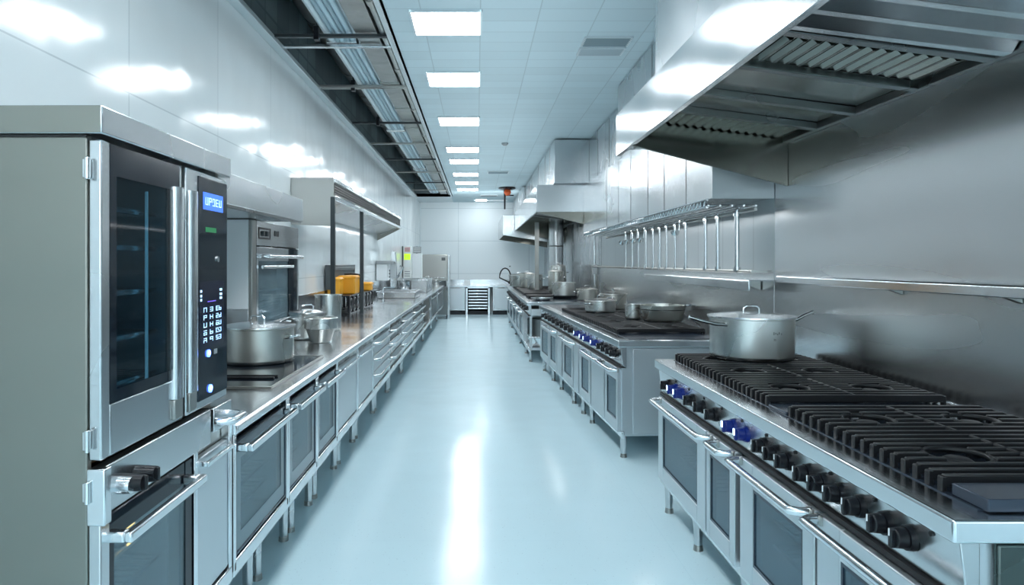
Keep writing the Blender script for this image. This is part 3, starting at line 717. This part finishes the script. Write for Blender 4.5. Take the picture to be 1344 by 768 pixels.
MB().box(fx-0.0005, fx+0.0005, 2.168, 2.375, 1.225, 1.44).build('keypad_plate', plain('keypad_navy', (0.004, 0.008, 0.03), 0.15), cpn, off=off)
m = MB()
for r in range(5):
    for c_ in range(3):
        y = 2.20+c_*0.052; z = 1.243+r*0.0245
        glyph(m, y, z, 0.022 if c_ < 2 else 0.016, 0.013, 100+r*3+c_, fx+0.0006)
        if c_ == 2: glyph(m, y+0.026, z, 0.016, 0.013, 200+r, fx+0.0006)
for zz_ in (1.39, 1.405, 1.377): m.box(fx+0.0006, fx+0.0014, 2.172, 2.184, zz_, zz_+0.008); m.box(fx+0.0006, fx+0.0014, 2.335, 2.355, zz_, zz_+0.008)
m.build('key_symbols', KEYL, cpn, off=off)
MB().box(fx+0.0006, fx+0.0012, 2.23, 2.30, 1.372, 1.375).build('violet_line', emission('violet_led', (0.25, 0.15, 0.9), 0.5), cpn, off=off)
for (y, z, r) in ((2.235, 1.205, 0.012), (2.25, 1.088, 0.013)):
    lb = MB().cyl((fx, y, z), (fx+0.005, y, z), r, n=16).build('indicator_light', BLUE, cpn, off=off)
    MB().cyl((fx+0.005, y, z+0.002), (fx+0.0065, y, z+0.002), r*0.55, n=12).build('light_core', BLUEW, lb, off=off)
MB().box(fx, fx+0.002, 2.285, 2.31, 1.196, 1.212).build('small_key', GREYL, cpn, off=off)
# hinges
for z in (1.72, 1.085, 0.965):
    MB().box(XF-0.036, XF-0.022, T0-0.010, T0+0.004, z-0.022, z+0.022).cyl((XF-0.024, T0-0.010, z-0.026), (XF-0.024, T0-0.010, z+0.026), 0.006, n=10).build('hinge', CHROME, t, 0.002, off=off)
# lower oven
MB().box(XF-0.045, XF-0.03, T0+0.02, 2.13, 0.10, 1.015).build('dark_reveal', RUBBER, t, off=off) if False else None
ps = MB().box(XF-0.03, XF+0.004, T0+0.02, 2.26, 0.905, 1.018).build('control_strip', ST, t, 0.004, off=off)
MB().box(XF-0.03, XF+0.014, T0-0.004, T0+0.028, 0.885, 1.018).build('strip_end_block', STB, ps, 0.004, off=off)
MB().cyl((XF+0.004, 1.68, 0.955), (XF+0.035, 1.68, 0.955), 0.022, 0.020, 20).build('steel_dial', STB, ps, off=off)
for y, z in ((1.70, 0.955), (1.765, 0.957)):
    k = MB().cyl((XF+0.004, y, z), (XF+0.055, y, z), 0.023, 0.020, 20).build('knob', BLACK, ps, off=off)
    MB().box(XF+0.050, XF+0.064, y-0.005, y+0.005, z-0.018, z+0.018).build('grip', BLACK, k, 0.003, off=off)
MB().shell(XL+0.05, XF-0.06, T0+0.06, 2.09, 0.30, 0.86, 0.012, '+x').build('lower_cavity', CAV, t, off=off)
racks(STB, t, XL+0.09-off[0], XF-0.08-off[0], T0+0.08-off[1], 2.07-off[1], (0.50, 0.62, 0.72, 0.78))
MB().lathe([(0, 0), (0.012, 0.002), (0.018, 0.012), (0.012, 0.022), (0, 0.025)], (XF-0.075, 1.93, 0.735), 14).build('oven_lamp', AMBER, t, off=off)
ld = MB().box(XF-0.03, XF, T0+0.004, T0+0.045, 0.12, 0.89)
ld.box(XF-0.03, XF-0.004, T0+0.045, 2.12, 0.12, 0.28)
ldo = ld.build('lower_door', ST, t, 0.004, off=off)
MB().box(XF-0.018, XF-0.008, T0+0.046, 2.08, 0.28, 0.83).build('door_glass', GL, ldo, off=off)
MB().box(XF-0.024, XF-0.004, 2.08, 2.125, 0.28, 0.895).box(XF-0.024, XF-0.006, T0+0.046, 2.08, 0.83, 0.895).box(XF-0.008, XF-0.004, T0+0.046, T0+0.07, 0.28, 0.83).build('black_border', GLOSSB, ldo, off=off)
bar_handle('handle', STB, ldo, (XF+0.055-off[0], T0+0.09, 0.845), (XF+0.055-off[0], 2.06, 0.845), (-0.06, 0, 0), 0.0) if False else None
hb = MB().box(XF+0.040, XF+0.060, T0+0.03, 2.09, 0.832, 0.858).box(XF-0.006, XF+0.040, T0+0.03, T0+0.06, 0.832, 0.858).box(XF-0.006, XF+0.040, 2.06, 2.09, 0.832, 0.858)
hb.build('handle', STB, ldo, 0.005, off=off)

# ------------------------------------------------------------------ left: undercounter units
ZU0, ZU1 = 0.36, 0.878
def unit(name, label, cat, ya, yb, kind, legs=True, dark=False, zt=ZU1, n=3):
    L = yb-ya; t = thing(name, label, cat, (XF, yb, 0), pi)
    D = 0.80
    face = SDK if dark else DOORS
    if kind == 'oven':
        MB().shell(0.03, D, 0.004, L-0.004, ZU0+0.02, zt, 0.02).build('carcass', STD, t, 0.002)
        MB().shell(0.04, D-0.05, 0.04, L-0.04, ZU0+0.05, zt-0.09, 0.008).build('cavity', CAV, t)
        racks(STB, t, 0.08, 0.6, 0.06, L-0.06, (0.52, 0.60, 0.68))
        z0, z1 = ZU0+0.065, zt-0.035
        d = MB().frame_x(0.0, 0.03, 0.026, L-0.026, z0, z1, 0.014, 0.012, 0.04)
        do = d.build('door', ENAMEL, t, 0.003)
        MB().box(0.006, 0.014, 0.041, L-0.041, z0+0.013, z1-0.041).build('window', GL, do)
        bd = MB().frame_x(0.004, 0.0055, 0.041, L-0.041, z0+0.013, z1-0.041, 0.05, 0.06, 0.03); bd.build('window_border', plain('blue_grey_border', (0.13, 0.20, 0.235), 0.1), do)
        h = MB().box(-0.062, -0.038, 0.035, L-0.035, z1-0.036, z1-0.008)
        for y in (0.035, L-0.065): h.box(-0.040, 0.002, y, y+0.03, z1-0.036, z1-0.008)
        h.build('handle', STB, do, 0.006, 3)
        for ys in (0.0, L-0.024): MB().box(-0.004, 0.03, ys, ys+0.024, ZU0+0.02, zt).build('side_post', STB, t, 0.003)
    elif kind == 'door':
        MB().box(0.03, D, 0.004, L-0.004, ZU0+0.02, zt).build('carcass', STD, t, 0.002)
        do = MB().box(0.004, 0.028, 0.03, L-0.03, ZU0+0.065, zt-0.055).build('door', face, t, 0.004)
        h = MB().box(-0.026, -0.012, 0.05, L-0.05, zt-0.082, zt-0.066).box(-0.016, 0.006, 0.05, 0.07, zt-0.082, zt-0.066).box(-0.016, 0.006, L-0.07, L-0.05, zt-0.082, zt-0.066)
        h.build('handle', STB, do, 0.003)
        for ys in (0.0, L-0.026): MB().box(-0.002, 0.03, ys, ys+0.026, ZU0+0.02, zt).build('side_post', STB, t, 0.003)
    elif kind == 'drawers':
        MB().box(0.03, D, 0.004, L-0.004, ZU0+0.02, zt).build('carcass', SDK, t, 0.002)
        hh = (zt-0.04-ZU0-0.065)/n
        for k in range(n):
            z = ZU0+0.065+k*hh
            dr = MB().box(0.002, 0.03, 0.03, L-0.03, z+0.006, z+hh-0.006).build('drawer', face if not (k == 1 and dark) else ST, t, 0.004)
            bar_handle('handle', CHROME, dr, (-0.050, 0.08, z+hh-0.03), (-0.050, L-0.08, z+hh-0.03), (0.052, 0, 0), 0.011)
        for ys in (0.0, L-0.026): MB().box(-0.002, 0.03, ys, ys+0.026, ZU0+0.02, zt).build('side_post', STB, t, 0.003)
    elif kind == 'open':
        b = MB().box(0.0, 0.04, 0.0, 0.04, ZU0+0.02, zt).box(0.0, 0.04, L-0.04, L, ZU0+0.02, zt).box(D-0.03, D, 0, L, ZU0+0.02, zt)
        b.build('frame', STB, t, 0.003)
        MB().box(0.02, D-0.03, 0.02, L-0.02, 0.60, 0.62).build('shelf', STB, t, 0.003)
    MB().box(-0.004, D, 0, L, ZU0, ZU0+0.056).build('bottom_rail', STB, t, 0.005)
    if legs:
        for x in (0.165, D-0.1):
            for y in (0.06, L-0.06):
                lg = MB().cyl((x, y, 0.025), (x, y, ZU0+0.01), 0.022, 0.026, 14).build('leg', ST, t)
                MB().cyl((x, y, 0), (x, y, 0.025), 0.027, 0.025, 14).build('foot', STD, lg)
    return t
nc = unit('base_cabinet', 'narrow pale steel cabinet between the oven tower and the worktop', 'cabinet', 2.135, 2.46, 'door', zt=0.93)
MB().box(0.0, 0.5, 0.0, 0.16, 0.93, 1.012).build('top_strip', ST, nc, 0.004)
bar_handle('upper_handle', STB, nc, (-0.055, 0.02, 0.965), (-0.055, 0.15, 0.965), (0.056, 0, 0), 0.014)
unit('undercounter_oven', 'first and largest glass oven under the left worktop', 'oven', 2.475, 3.185, 'oven')
unit('undercounter_oven', 'second glass oven along under the left worktop', 'oven', 3.19, 3.765, 'oven')
unit('undercounter_oven', 'third and smallest glass oven under the left worktop', 'oven', 3.77, 4.31, 'oven')
unit('base_cabinet', 'plain steel door cabinet next to the third glass oven', 'cabinet', 4.315, 5.06, 'door')
unit('base_cabinet', 'second plain steel door cabinet under the left worktop before the drawers', 'cabinet', 5.065, 5.80, 'door')
unit('drawer_unit', 'nearest steel drawer unit with chrome bar handles under the left worktop', 'drawers', 5.805, 6.9, 'drawers')
unit('drawer_unit', 'second steel drawer unit under the left worktop', 'drawers', 6.905, 8.0, 'drawers', dark=True)
unit('drawer_unit', 'third steel drawer unit under the left worktop', 'drawers', 8.005, 9.4, 'drawers')
unit('drawer_unit', 'fourth and farthest drawer unit under the left worktop', 'drawers', 9.405, 11.2, 'drawers', dark=True)
unit('open_base', 'open shelf base under the far half of the left worktop', 'shelf', 11.205, 13.2, 'open')
unit('base_cabinet', 'dark cabinet beyond the open shelf base under the left worktop', 'cabinet', 13.205, 15.4, 'door', dark=True)
unit('base_cabinet', 'farthest dark cabinet at the end of the left worktop', 'cabinet', 15.405, 17.7, 'door', dark=True)
w = MB().prism([(XL+0.013, 0.88), (XF+0.012, 0.88), (XF+0.022, 0.888), (XF+0.022, 0.912), (XF+0.012, 0.92), (XL+0.013, 0.92)], 'y', 2.465, 17.8)
o = w.build('worktop', STB, None, 0.004, 2); tag(o, 'long stainless steel worktop running down the left side', 'worktop')

# things on the left worktop
ZW = 0.921
t = thing('induction_hob', 'black glass hob set in the left worktop under the near pot', 'hob', (-1.25, 3.7, ZW))
MB().box(-0.30, 0.30, -0.55, 0.50, 0, 0.012).build('glass_top', GLOSSB, t, 0.003)
MB().box(-0.31, 0.31, -0.56, -0.55, 0, 0.013).box(-0.31, 0.31, 0.50, 0.51, 0, 0.013).box(0.30, 0.31, -0.55, 0.5, 0, 0.013).build('steel_edge', STD, t, 0.002)
for y in (-0.36, -0.30): MB().box(-0.25, 0.26, y, y+0.018, 0.0121, 0.022).build('pan_bar', IRON, t, 0.003)
pot('stockpot', 'large lidded steel pot on the hob beside the oven tower', (-1.265, 3.95, ZW+0.013), 0.205, 0.198, POTD, 'bright', 'loop', rz=-0.25)
pot('saute_pan', 'lidded low pan behind the large pot on the left worktop', (-1.30, 5.25, ZW), 0.128, 0.195, POT, 'bright', 'loop', rz=0.4)
t = thing('conical_bowl', 'tapered steel bowl with a wide straight rim on the left worktop', 'bowl', (-1.14, 5.0, ZW))
MB().lathe([(0, 0), (0.065, 0), (0.072, 0.006), (0.104, 0.10), (0.116, 0.104), (0.118, 0.175), (0.124, 0.178), (0.120, 0.182), (0.112, 0.178), (0.110, 0.108), (0.098, 0.102), (0.066, 0.012), (0, 0.01)], n=40).build('body', POT, t)
MB().lathe([(0.0735, 0.008), (0.105, 0.099), (0.1035, 0.100), (0.0725, 0.010)], n=40).build('dark_cone', STD, t)
pot('stockpot', 'tall straight pot standing past the tapered bowl on the left worktop', (-1.28, 5.9, ZW), 0.112, 0.305, POT, False, 'none')

t = thing('crate', 'long black openwork crate on the left worktop beneath yellow containers', 'crate', (-1.54, 8.45, ZW))
m = MB().box(-0.13, 0.13, -0.85, 0.85, 0, 0.02).box(-0.13, 0.13, -0.85, 0.85, 0.20, 0.215)
for k in range(8):
    y = -0.85+k*1.67/7
    for x in (-0.13, 0.105): m.box(x, x+0.025, y, y+0.03, 0.02, 0.20)
m.build('crate_body', BLACK, t, 0.003)
m = MB()
for k in range(7):
    y = -0.73+k*1.67/7; m.ring((0.12, y, 0.11), 0.07, 0.010, 16, 6, 'x')
m.build('ring_openings', DKP, t)
def yellow(x, y, z, w, d, h, label):
    t = thing('plastic_container', label, 'container', (x, y, z), 0, 'yellow plastic containers')
    MB().box(-w/2, w/2, -d/2, d/2, 0, h).build('body', YEL, t, 0.018, 3)
    MB().box(-w/2-0.008, w/2+0.008, -d/2-0.008, d/2+0.008, h-0.035, h-0.012).build('rim', YEL, t, 0.004)
    return t
ya = yellow(-1.60, 7.75, ZW+0.216, 0.15, 0.20, 0.20, 'yellow plastic container nearest on the black crate')
yb_ = yellow(-1.51, 8.10, ZW+0.216, 0.20, 0.36, 0.215, 'largest yellow plastic container on the black crate with a dark strap')
MB().tube([(0.104, 0.14, 0.0), (0.112, 0.15, 0.10), (0.10, 0.14, 0.222), (0.0, 0.13, 0.232), (-0.08, 0.13, 0.225)], 0.012, 8).build('strap', BLACK, yb_)
yellow(-1.47, 9.05, ZW+0.216, 0.16, 0.24, 0.11, 'low yellow plastic container at the far end of the black crate')
t = thing('wall_box', 'dark box with a framed front on the left wall behind the yellow containers', 'box', (-1.685, 8.35, 1.20))
MB().box(0, 0.07, -0.75, 0.75, 0, 0.275).build('housing', DKP, t, 0.006)
MB().frame_x(0.07, 0.078, -0.70, 0.70, 0.03, 0.25, 0.05, 0.04).build('front_frame', SDK, t, 0.003)
t = thing('faucet', 'bent steel tap standing on the left worktop before the bath', 'tap', (-1.42, 10.4, ZW))
MB().tube([(0, 0, 0), (0, 0, 0.16), (0.0, 0.02, 0.19), (0.03, 0.04, 0.2), (0.16, 0.1, 0.2)], 0.012, 8).build('spout', CHROME, t)
MB().cyl((0, 0, 0), (0, 0, 0.03), 0.03, 0.02, 14).build('base', CHROME, t)

def bath(label, x0, x1, y0, y1, h):
    t = thing('steel_bath', label, 'bath', ((x0+x1)/2, (y0+y1)/2, ZW)); w_, d_ = (x1-x0)/2, (y1-y0)/2
    m = MB()
    m.box(-w_, w_, -d_, -d_+0.012, 0, h).box(-w_, w_, d_-0.012, d_, 0, h).box(-w_, -w_+0.012, -d_, d_, 0, h).box(w_-0.012, w_, -d_, d_, 0, h).box(-w_, w_, -d_, d_, 0, 0.012)
    m.build('tub', ST, t, 0.003)
    r = MB().box(-w_-0.02, w_+0.02, -d_-0.02, -d_+0.012, h, h+0.012).box(-w_-0.02, w_+0.02, d_-0.012, d_+0.02, h, h+0.012).box(-w_-0.02, -w_+0.012, -d_, d_, h, h+0.012).box(w_-0.012, w_+0.02, -d_, d_, h, h+0.012)
    r.build('rim', STB, t, 0.003)
    return t
bath('low steel water bath on the left worktop past the black crate', -1.62, -1.0, 11.1, 12.0, 0.10)
b2 = bath('taller steel water bath farther along the left worktop', -1.62, -0.98, 13.4, 15.0, 0.235)
m = MB().box(-0.02, 0.02, -0.82, -0.8, 0.0, 0.22); m.build('end_strip', SDK, b2)
t = thing('stand_mixer', 'tall chrome mixer with a raised arm between the two water baths', 'mixer', (-1.53, 12.55, ZW))
MB().box(-0.09, 0.09, -0.16, 0.16, 0, 0.05).build('base', DKP, t, 0.01)
MB().prism([(-0.05, 0.05), (0.08, 0.05), (0.075, 0.45), (0.045, 0.78), (0.0, 0.80), (-0.035, 0.76), (-0.06, 0.45)], 'y', -0.07, 0.07).build('column', CHROME, t, 0.012, 3)
MB().tube([(0.07, 0, 0.30), (0.14, 0, 0.42), (0.18, 0, 0.50), (0.12, 0, 0.52)], 0.018, 8).build('arm', CHROME, t)
MB().lathe([(0, 0.05), (0.08, 0.05), (0.12, 0.15), (0.125, 0.26), (0.118, 0.26), (0.11, 0.15), (0.07, 0.06), (0, 0.06)], (0.18, 0, 0), 24).build('bowl', CHROME, t)
for k in range(3): MB().cyl((-0.055, -0.03, 0.32+k*0.06), (-0.11, -0.05, 0.32+k*0.06), 0.016, n=10).build('dial', BLACK, t)
t = thing('wall_dispenser', 'pale wall box with a grey overhanging top left of the mixer', 'dispenser', (-1.66, 11.6, 1.2))
MB().box(-0.028, 0.16, -0.12, 0.12, 0, 0.28).build('body', WHITE, t, 0.008)
MB().box(-0.028, 0.22, -0.15, 0.15, 0.28, 0.335).build('top_slab', GREYL, t, 0.006)
t = thing('notice_panel', 'narrow panel with lime green and white labels on the far left wall', 'panel', (-1.595, 15.6, 1.05))
MB().box(-0.095, 0.095, 0, 0.12, 0, 0.83).build('board', PAPER, t, 0.004)
MB().box(-0.115, -0.080, -0.02, 0.12, 0, 0.83).build('dark_edge', DKP, t, 0.004)
MB().box(-0.06, 0.08, -0.003, 0, 0.52, 0.655).build('lime_label', LIME, t)
MB().box(-0.05, 0.07, -0.003, 0, 0.70, 0.80).build('pink_label', PINK, t)
m = MB()
for z in (0.72, 0.745, 0.77, 0.56, 0.60): m.box(-0.035, 0.055, -0.005, -0.003, z, z+0.008)
for z in (0.14, 0.19, 0.24): m.box(-0.05, 0.07, -0.005, 0, z, z+0.02)
m.build('print_lines', GREYL, t)
MB().box(-0.05, 0.07, -0.004, 0, 0.36, 0.49).build('white_label', WHITE, t)
t = thing('wall_cabinet', 'white upright cabinet right of the notice panel on the far left', 'cabinet', (-1.38, 15.75, 0.921))
MB().box(-0.11, 0.11, 0, 0.25, 0, 0.80).build('body', WHITE, t, 0.006)
MB().box(-0.085, 0.10, -0.006, 0, 0.80, 0.95).build('grey_sign', GREYL, t, 0.002)
m = MB()
for z in (0.83, 0.87, 0.91): m.box(-0.07, 0.08, -0.009, -0.006, z, z+0.012)
m.build('sign_lines', PAPER, t)
MB().box(-0.02, 0.02, 0.0, 0.02, 0.79, 0.96).build('sign_post', GREYL, t)
for i, (x, y, r, h, lab) in enumerate([(-1.05, 15.5, 0.09, 0.20, 'small steel pot in front of the white cabinet on the far worktop'), (-1.22, 16.9, 0.12, 0.18, 'wide steel pot at the far end of the left worktop'), (-1.02, 17.2, 0.08, 0.15, 'smallest steel pot at the far corner of the left worktop')]):
    pot('stockpot', lab, (x, y, ZW), r, h, POT, i != 0, 'loop')

# dishwasher at far end
t = thing('hood_dishwasher', 'steel hood dishwasher standing against the far end of the left row', 'dishwasher', (-1.12, 18.6, 0)); 
MB().box(-0.36, 0.34, -0.40, 0.40, 0.12, 0.86).build('lower_body', SDK, t, 0.006)
MB().prism([(-0.36, 1.02), (0.34, 1.02), (0.34, 1.68), (0.30, 1.72), (-0.32, 1.72), (-0.36, 1.68)], 'y', -0.40, 0.40).build('hood', STD, t, 0.012, 3)
MB().box(-0.30, 0.28, -0.38, 0.30, 0.86, 1.02).build('wash_opening', DKP, t)
MB().box(0.18, 0.28, -0.408, -0.40, 1.56, 1.64).build('badge', DKP, t)
MB().box(0.34, 0.39, -0.38, 0.38, 0.0, 1.70).build('side_frame', ST, t, 0.005)
bar_handle('handle', CHROME, t, (-0.30, -0.46, 1.10), (0.28, -0.46, 1.10), (0, 0.065, 0), 0.012)
for x in (-0.30, 0.28):
    for y in (-0.34, 0.34): MB().cyl((x, y, 0), (x, y, 0.13), 0.025, n=12).build('leg', ST, t)

# ------------------------------------------------------------------ left: fascia, wall oven, hood
t = thing('steel_canopy', 'plain steel canopy box above the wall oven on the left', 'canopy', (-1.47, 3.7, 1.79)); off = t.location[:]
MB().prism([(XL+0.002, 1.795), (-1.25, 1.795), (-1.25, 1.955), (XL+0.002, 1.955)], 'y', 2.55, 4.93).build('casing', ST, t, 0.004, off=off)
MB().box(-1.28, -1.255, 2.58, 4.90, 1.782, 1.795).build('lower_lip', SDK, t, off=off)
t = thing('wall_oven', 'built-in steel wall oven with white side panel above the left worktop', 'oven', (-1.60, 5.16, ZW)); 
X0 = -0.098; X1 = 0.10; A, B = -0.60, 0.60
MB().box(X0, X1-0.02, A, B, 0, 0.27).build('base', ST, t, 0.003)
MB().box(X0, X1-0.02, A, A+0.02, 0.27, 0.868).build('side_panel', WHITE, t, 0.003)
MB().shell(X0, X1-0.02, A+0.02, B, 0.27, 0.868, 0.02, '+x').build('carcass', SDK, t, 0.002)
MB().box(X1-0.02, X1+0.006, A, A+0.085, 0.0, 0.868).build('corner_post', STD, t, 0.006)
MB().box(X1-0.018, X1+0.002, A+0.085, A+0.10, 0.0, 0.868).build('post_gap', RUBBER, t)
cpw = MB().box(X1-0.02, X1, A+0.10, B, 0.70, 0.868).build('control_panel', ST, t, 0.003)
m = MB().frame_x(X1, X1+0.003, A+0.15, A+0.42, 0.745, 0.825, 0.012, 0.012)
m.build('display_frame', BLACK, cpw)
for y in (A+0.24, A+0.33): MB().cyl((X1, y, 0.785), (X1+0.012, y, 0.785), 0.02, n=14).build('dial', DKP, cpw)
MB().box(X1, X1+0.004, A+0.52, A+0.62, 0.775, 0.815).build('badge', BLACK, cpw)
dw = MB().frame_x(X1-0.02, X1, A+0.10, B, 0.10, 0.69, 0.05, 0.05, 0.10).build('door', ST, t, 0.003)
MB().box(X1-0.014, X1-0.006, A+0.15, B-0.05, 0.15, 0.59).build('window', GL, dw)
MB().box(X1-0.006, X1+0.001, B-0.30, B-0.05, 0.15, 0.69).build('dark_window_edge', GLOSSB, dw)
bar_handle('handle', STB, dw, (X1+0.05, A+0.22, 0.625), (X1+0.05, B-0.06, 0.625), (-0.05, 0, 0), 0.014)
MB().cyl((X1+0.02, A+0.18, 0.55), (X1+0.02, B-0.25, 0.55), 0.012, n=10).build('towel_rail', STB, dw)
bar_handle('lower_handle', STB, dw, (X1+0.06, A+0.14, 0.13), (X1+0.06, B-0.10, 0.17), (-0.06, 0, 0), 0.014)
m = MB()
for z in (0.24, 0.30, 0.37): m.box(X0+0.03, X1-0.03, A+0.12, B-0.06, z, z+0.012)
m.build('shelf', STB, t)

t = thing('extractor_hood', 'steel extractor hood on the left wall with a louvred front', 'hood', (XL+0.2, 9.0, 1.8)); off = t.location[:]
HY0, HY1, HX = 6.27, 11.7, -1.31
XW = XL+0.002
MB().prism([(XW, 2.28), (HX, 2.28), (HX, 2.235), (HX-0.012, 2.235), (HX-0.012, 2.265), (XW, 2.265)], 'y', HY0, HY1).prism([(HX, 2.235), (HX+0.02, 2.235), (HX, 2.28)], 'y', HY0, HY1).build('top_canopy', STB, t, 0.002, off=off)
MB().box(HX-0.012, HX+0.02, HY0, HY1, 2.075, 2.115).build('front_lip', CHROME, t, 0.005, off=off)
MB().box(HX-0.05, HX-0.03, HY0+0.02, HY1-0.02, 2.11, 2.24).build('louvre_backing', RUBBER, t, off=off)
m = MB()
for k in range(5):
    z = 2.122+k*0.024
    m.prism([(HX-0.025, z), (HX+0.004, z+0.012), (HX+0.004, z+0.017), (HX-0.025, z+0.005)], 'y', HY0+0.02, HY1-0.02)
m.build('louvres', STD, t, off=off)
for y, nm, mt in ((HY0, 'near_end_panel', STD), (HY1, 'far_end_panel', STW)):
    MB().prism([(XW, 1.85 if y == HY0 else 1.88), (HX, 1.835 if y == HY0 else 2.075), (HX, 2.278), (XW, 2.278)], 'y', y-0.01, y+0.01).build(nm, mt, t, 0.002, off=off)
MB().prism([(XW, 1.98), (XW+0.06, 1.98), (HX-0.014, 2.10), (HX-0.014, 2.115), (XW, 2.0)], 'y', HY0+0.012, HY1-0.012).build('filter_plane', ST, t, 0.003, off=off)
for y in (6.24, 7.8): MB().box(HX-0.02, HX+0.02, y-0.02, y+0.02, ZW, 2.10).build('support_post', STRUT, t, 0.003, off=off)

# ------------------------------------------------------------------ back wall row
t = thing('base_cabinet', 'plain steel cabinet at the back wall left of the drawer rack', 'cabinet', (-0.60, 19.82, 0))
MB().box(-0.24, 0.26, 0.02, 0.55, 0.12, 0.80).build('carcass', ST, t, 0.004)
do = MB().box(-0.21, 0.23, 0, 0.02, 0.16, 0.76).build('door', DOORS, t, 0.005)
MB().box(-0.10, 0.10, -0.02, 0.0, 0.765, 0.785).build('handle', STD, t, 0.003)
MB().box(-0.24, 0.26, 0.06, 0.5, 0, 0.12).build('plinth', BLACK, t)
c2 = dup(t, (0.70, 19.82, 0), 0, 'plain steel cabinet at the back wall right of the drawer rack')
t = thing('tray_rack', 'open steel rack of seven trays in the middle of the back wall', 'rack', (0.02, 19.82, 0))
m = MB().box(-0.34, -0.29, 0, 0.05, 0.0, 0.80).box(0.30, 0.35, 0, 0.05, 0.0, 0.80).box(-0.34, 0.35, 0, 0.5, 0.76, 0.80).box(-0.34, 0.35, 0.5, 0.55, 0.1, 0.8)
m.build('frame', STB, t, 0.003)
for k in range(7): MB().box(-0.27, 0.28, 0.0, 0.5, 0.16+k*0.085, 0.20+k*0.085).build('tray', STB, t, 0.004)
MB().box(-0.34, 0.35, 0.08, 0.5, 0.0, 0.10).build('plinth', BLACK, t)
MB().box(-0.30, 0.31, 0.48, 0.50, 0.1, 0.76).build('dark_backing', RUBBER, t)
o = MB().box(-0.86, 1.6, 19.78, 20.38, 0.802, 0.845).box(-0.86, 1.6, 20.36, 20.39, 0.845, 1.0).build('worktop', STB, None, 0.005)
tag(o, 'short steel worktop with upstand along the back wall', 'worktop')
o = MB().box(-0.37, -0.20, 19.95, 20.15, 0.846, 1.0).build('sunlit_patch', WHITE, None, 0.006); tag(o, 'white block imitating a sunlit patch on the back wall worktop above the tray rack', 'box')  # white block put in place of a sunlit spot
t = thing('wall_hook', 'tiny dark hook on the white back wall above the right cabinet', 'hook', (0.98, 20.395, 1.38))
MB().box(-0.02, 0.02, -0.02, 0.0, 0, 0.03).build('plate', DKP, t)

# ------------------------------------------------------------------ world, camera, view
w = bpy.data.worlds.new('world'); scene.world = w; w.use_nodes = True
w.node_tree.nodes['Background'].inputs['Color'].default_value = (0.75, 0.88, 0.95, 1); w.node_tree.nodes['Background'].inputs['Strength'].default_value = 0.3
cam = bpy.data.cameras.new('camera'); co = bpy.data.objects.new('camera', cam); COL.objects.link(co)
co.location = (0, 0, 1.5); co.rotation_euler = (pi/2, 0, 0)
cam.sensor_fit = 'HORIZONTAL'; cam.sensor_width = 36; cam.lens = 900/1344*36
cam.shift_x = 46/1344; cam.shift_y = -39/1344; cam.clip_start = 0.02; cam.clip_end = 100
scene.camera = co
scene.view_settings.view_transform = 'Standard'
scene.view_settings.look = 'Medium High Contrast' if False else 'None'
scene.view_settings.exposure = 0.2
# added fill: unseen soft lamps over the aisle that brighten the ceiling
for i, y in enumerate((-1.5, 2.0, 5.5, 9.0, 12.5, 16.5)):
    l = bpy.data.lights.new('ceiling_fill', 'AREA'); l.shape = 'RECTANGLE'; l.size = 1.3; l.size_y = 3.2; l.energy = 9; l.color = (0.90, 0.97, 1.0)
    lo = bpy.data.objects.new('ceiling_fill', l); COL.objects.link(lo); lo.location = (0.15, y, 2.35); lo.rotation_euler = (pi, 0, 0)
for nm, loc, sx, sy, e in (('casing_fill', (1.72, 6.6, 1.86), 0.12, 3.2, 7), ('hood_fill', (1.5, 12.8, 2.2), 0.25, 3.0, 9), ('hood_fill', (1.4, 17.6, 2.1), 0.25, 2.4, 7), ('hood_fill', (-1.55, 9.0, 1.95), 0.12, 4.5, 5)):  # fill lamps added under casing and hoods to brighten the pots
    l = bpy.data.lights.new(nm, 'AREA'); l.shape = 'RECTANGLE'; l.size = sx; l.size_y = sy; l.energy = e; l.color = (0.95, 0.98, 1.0)
    lo = bpy.data.objects.new(nm, l); COL.objects.link(lo); lo.location = loc
# added unseen fill lamps: one for the far wall, two behind the viewer
for nm, loc, rot, sx, sy, e in (('back_wall_fill', (0.3, 16.9, 3.0), (radians(52), 0, 0), 2.6, 0.4, 36), ('rear_fill', (0.1, -2.8, 2.4), (radians(80), 0, 0), 2.6, 1.2, 10), ('rear_wall_fill', (0.1, -1.2, 2.9), (radians(-62), 0, 0), 2.8, 0.5, 75)):
    l = bpy.data.lights.new(nm, 'AREA'); l.shape = 'RECTANGLE'; l.size = sx; l.size_y = sy; l.energy = e; l.color = (0.93, 0.98, 1.0)
    lo = bpy.data.objects.new(nm, l); COL.objects.link(lo); lo.location = loc; lo.rotation_euler = rot
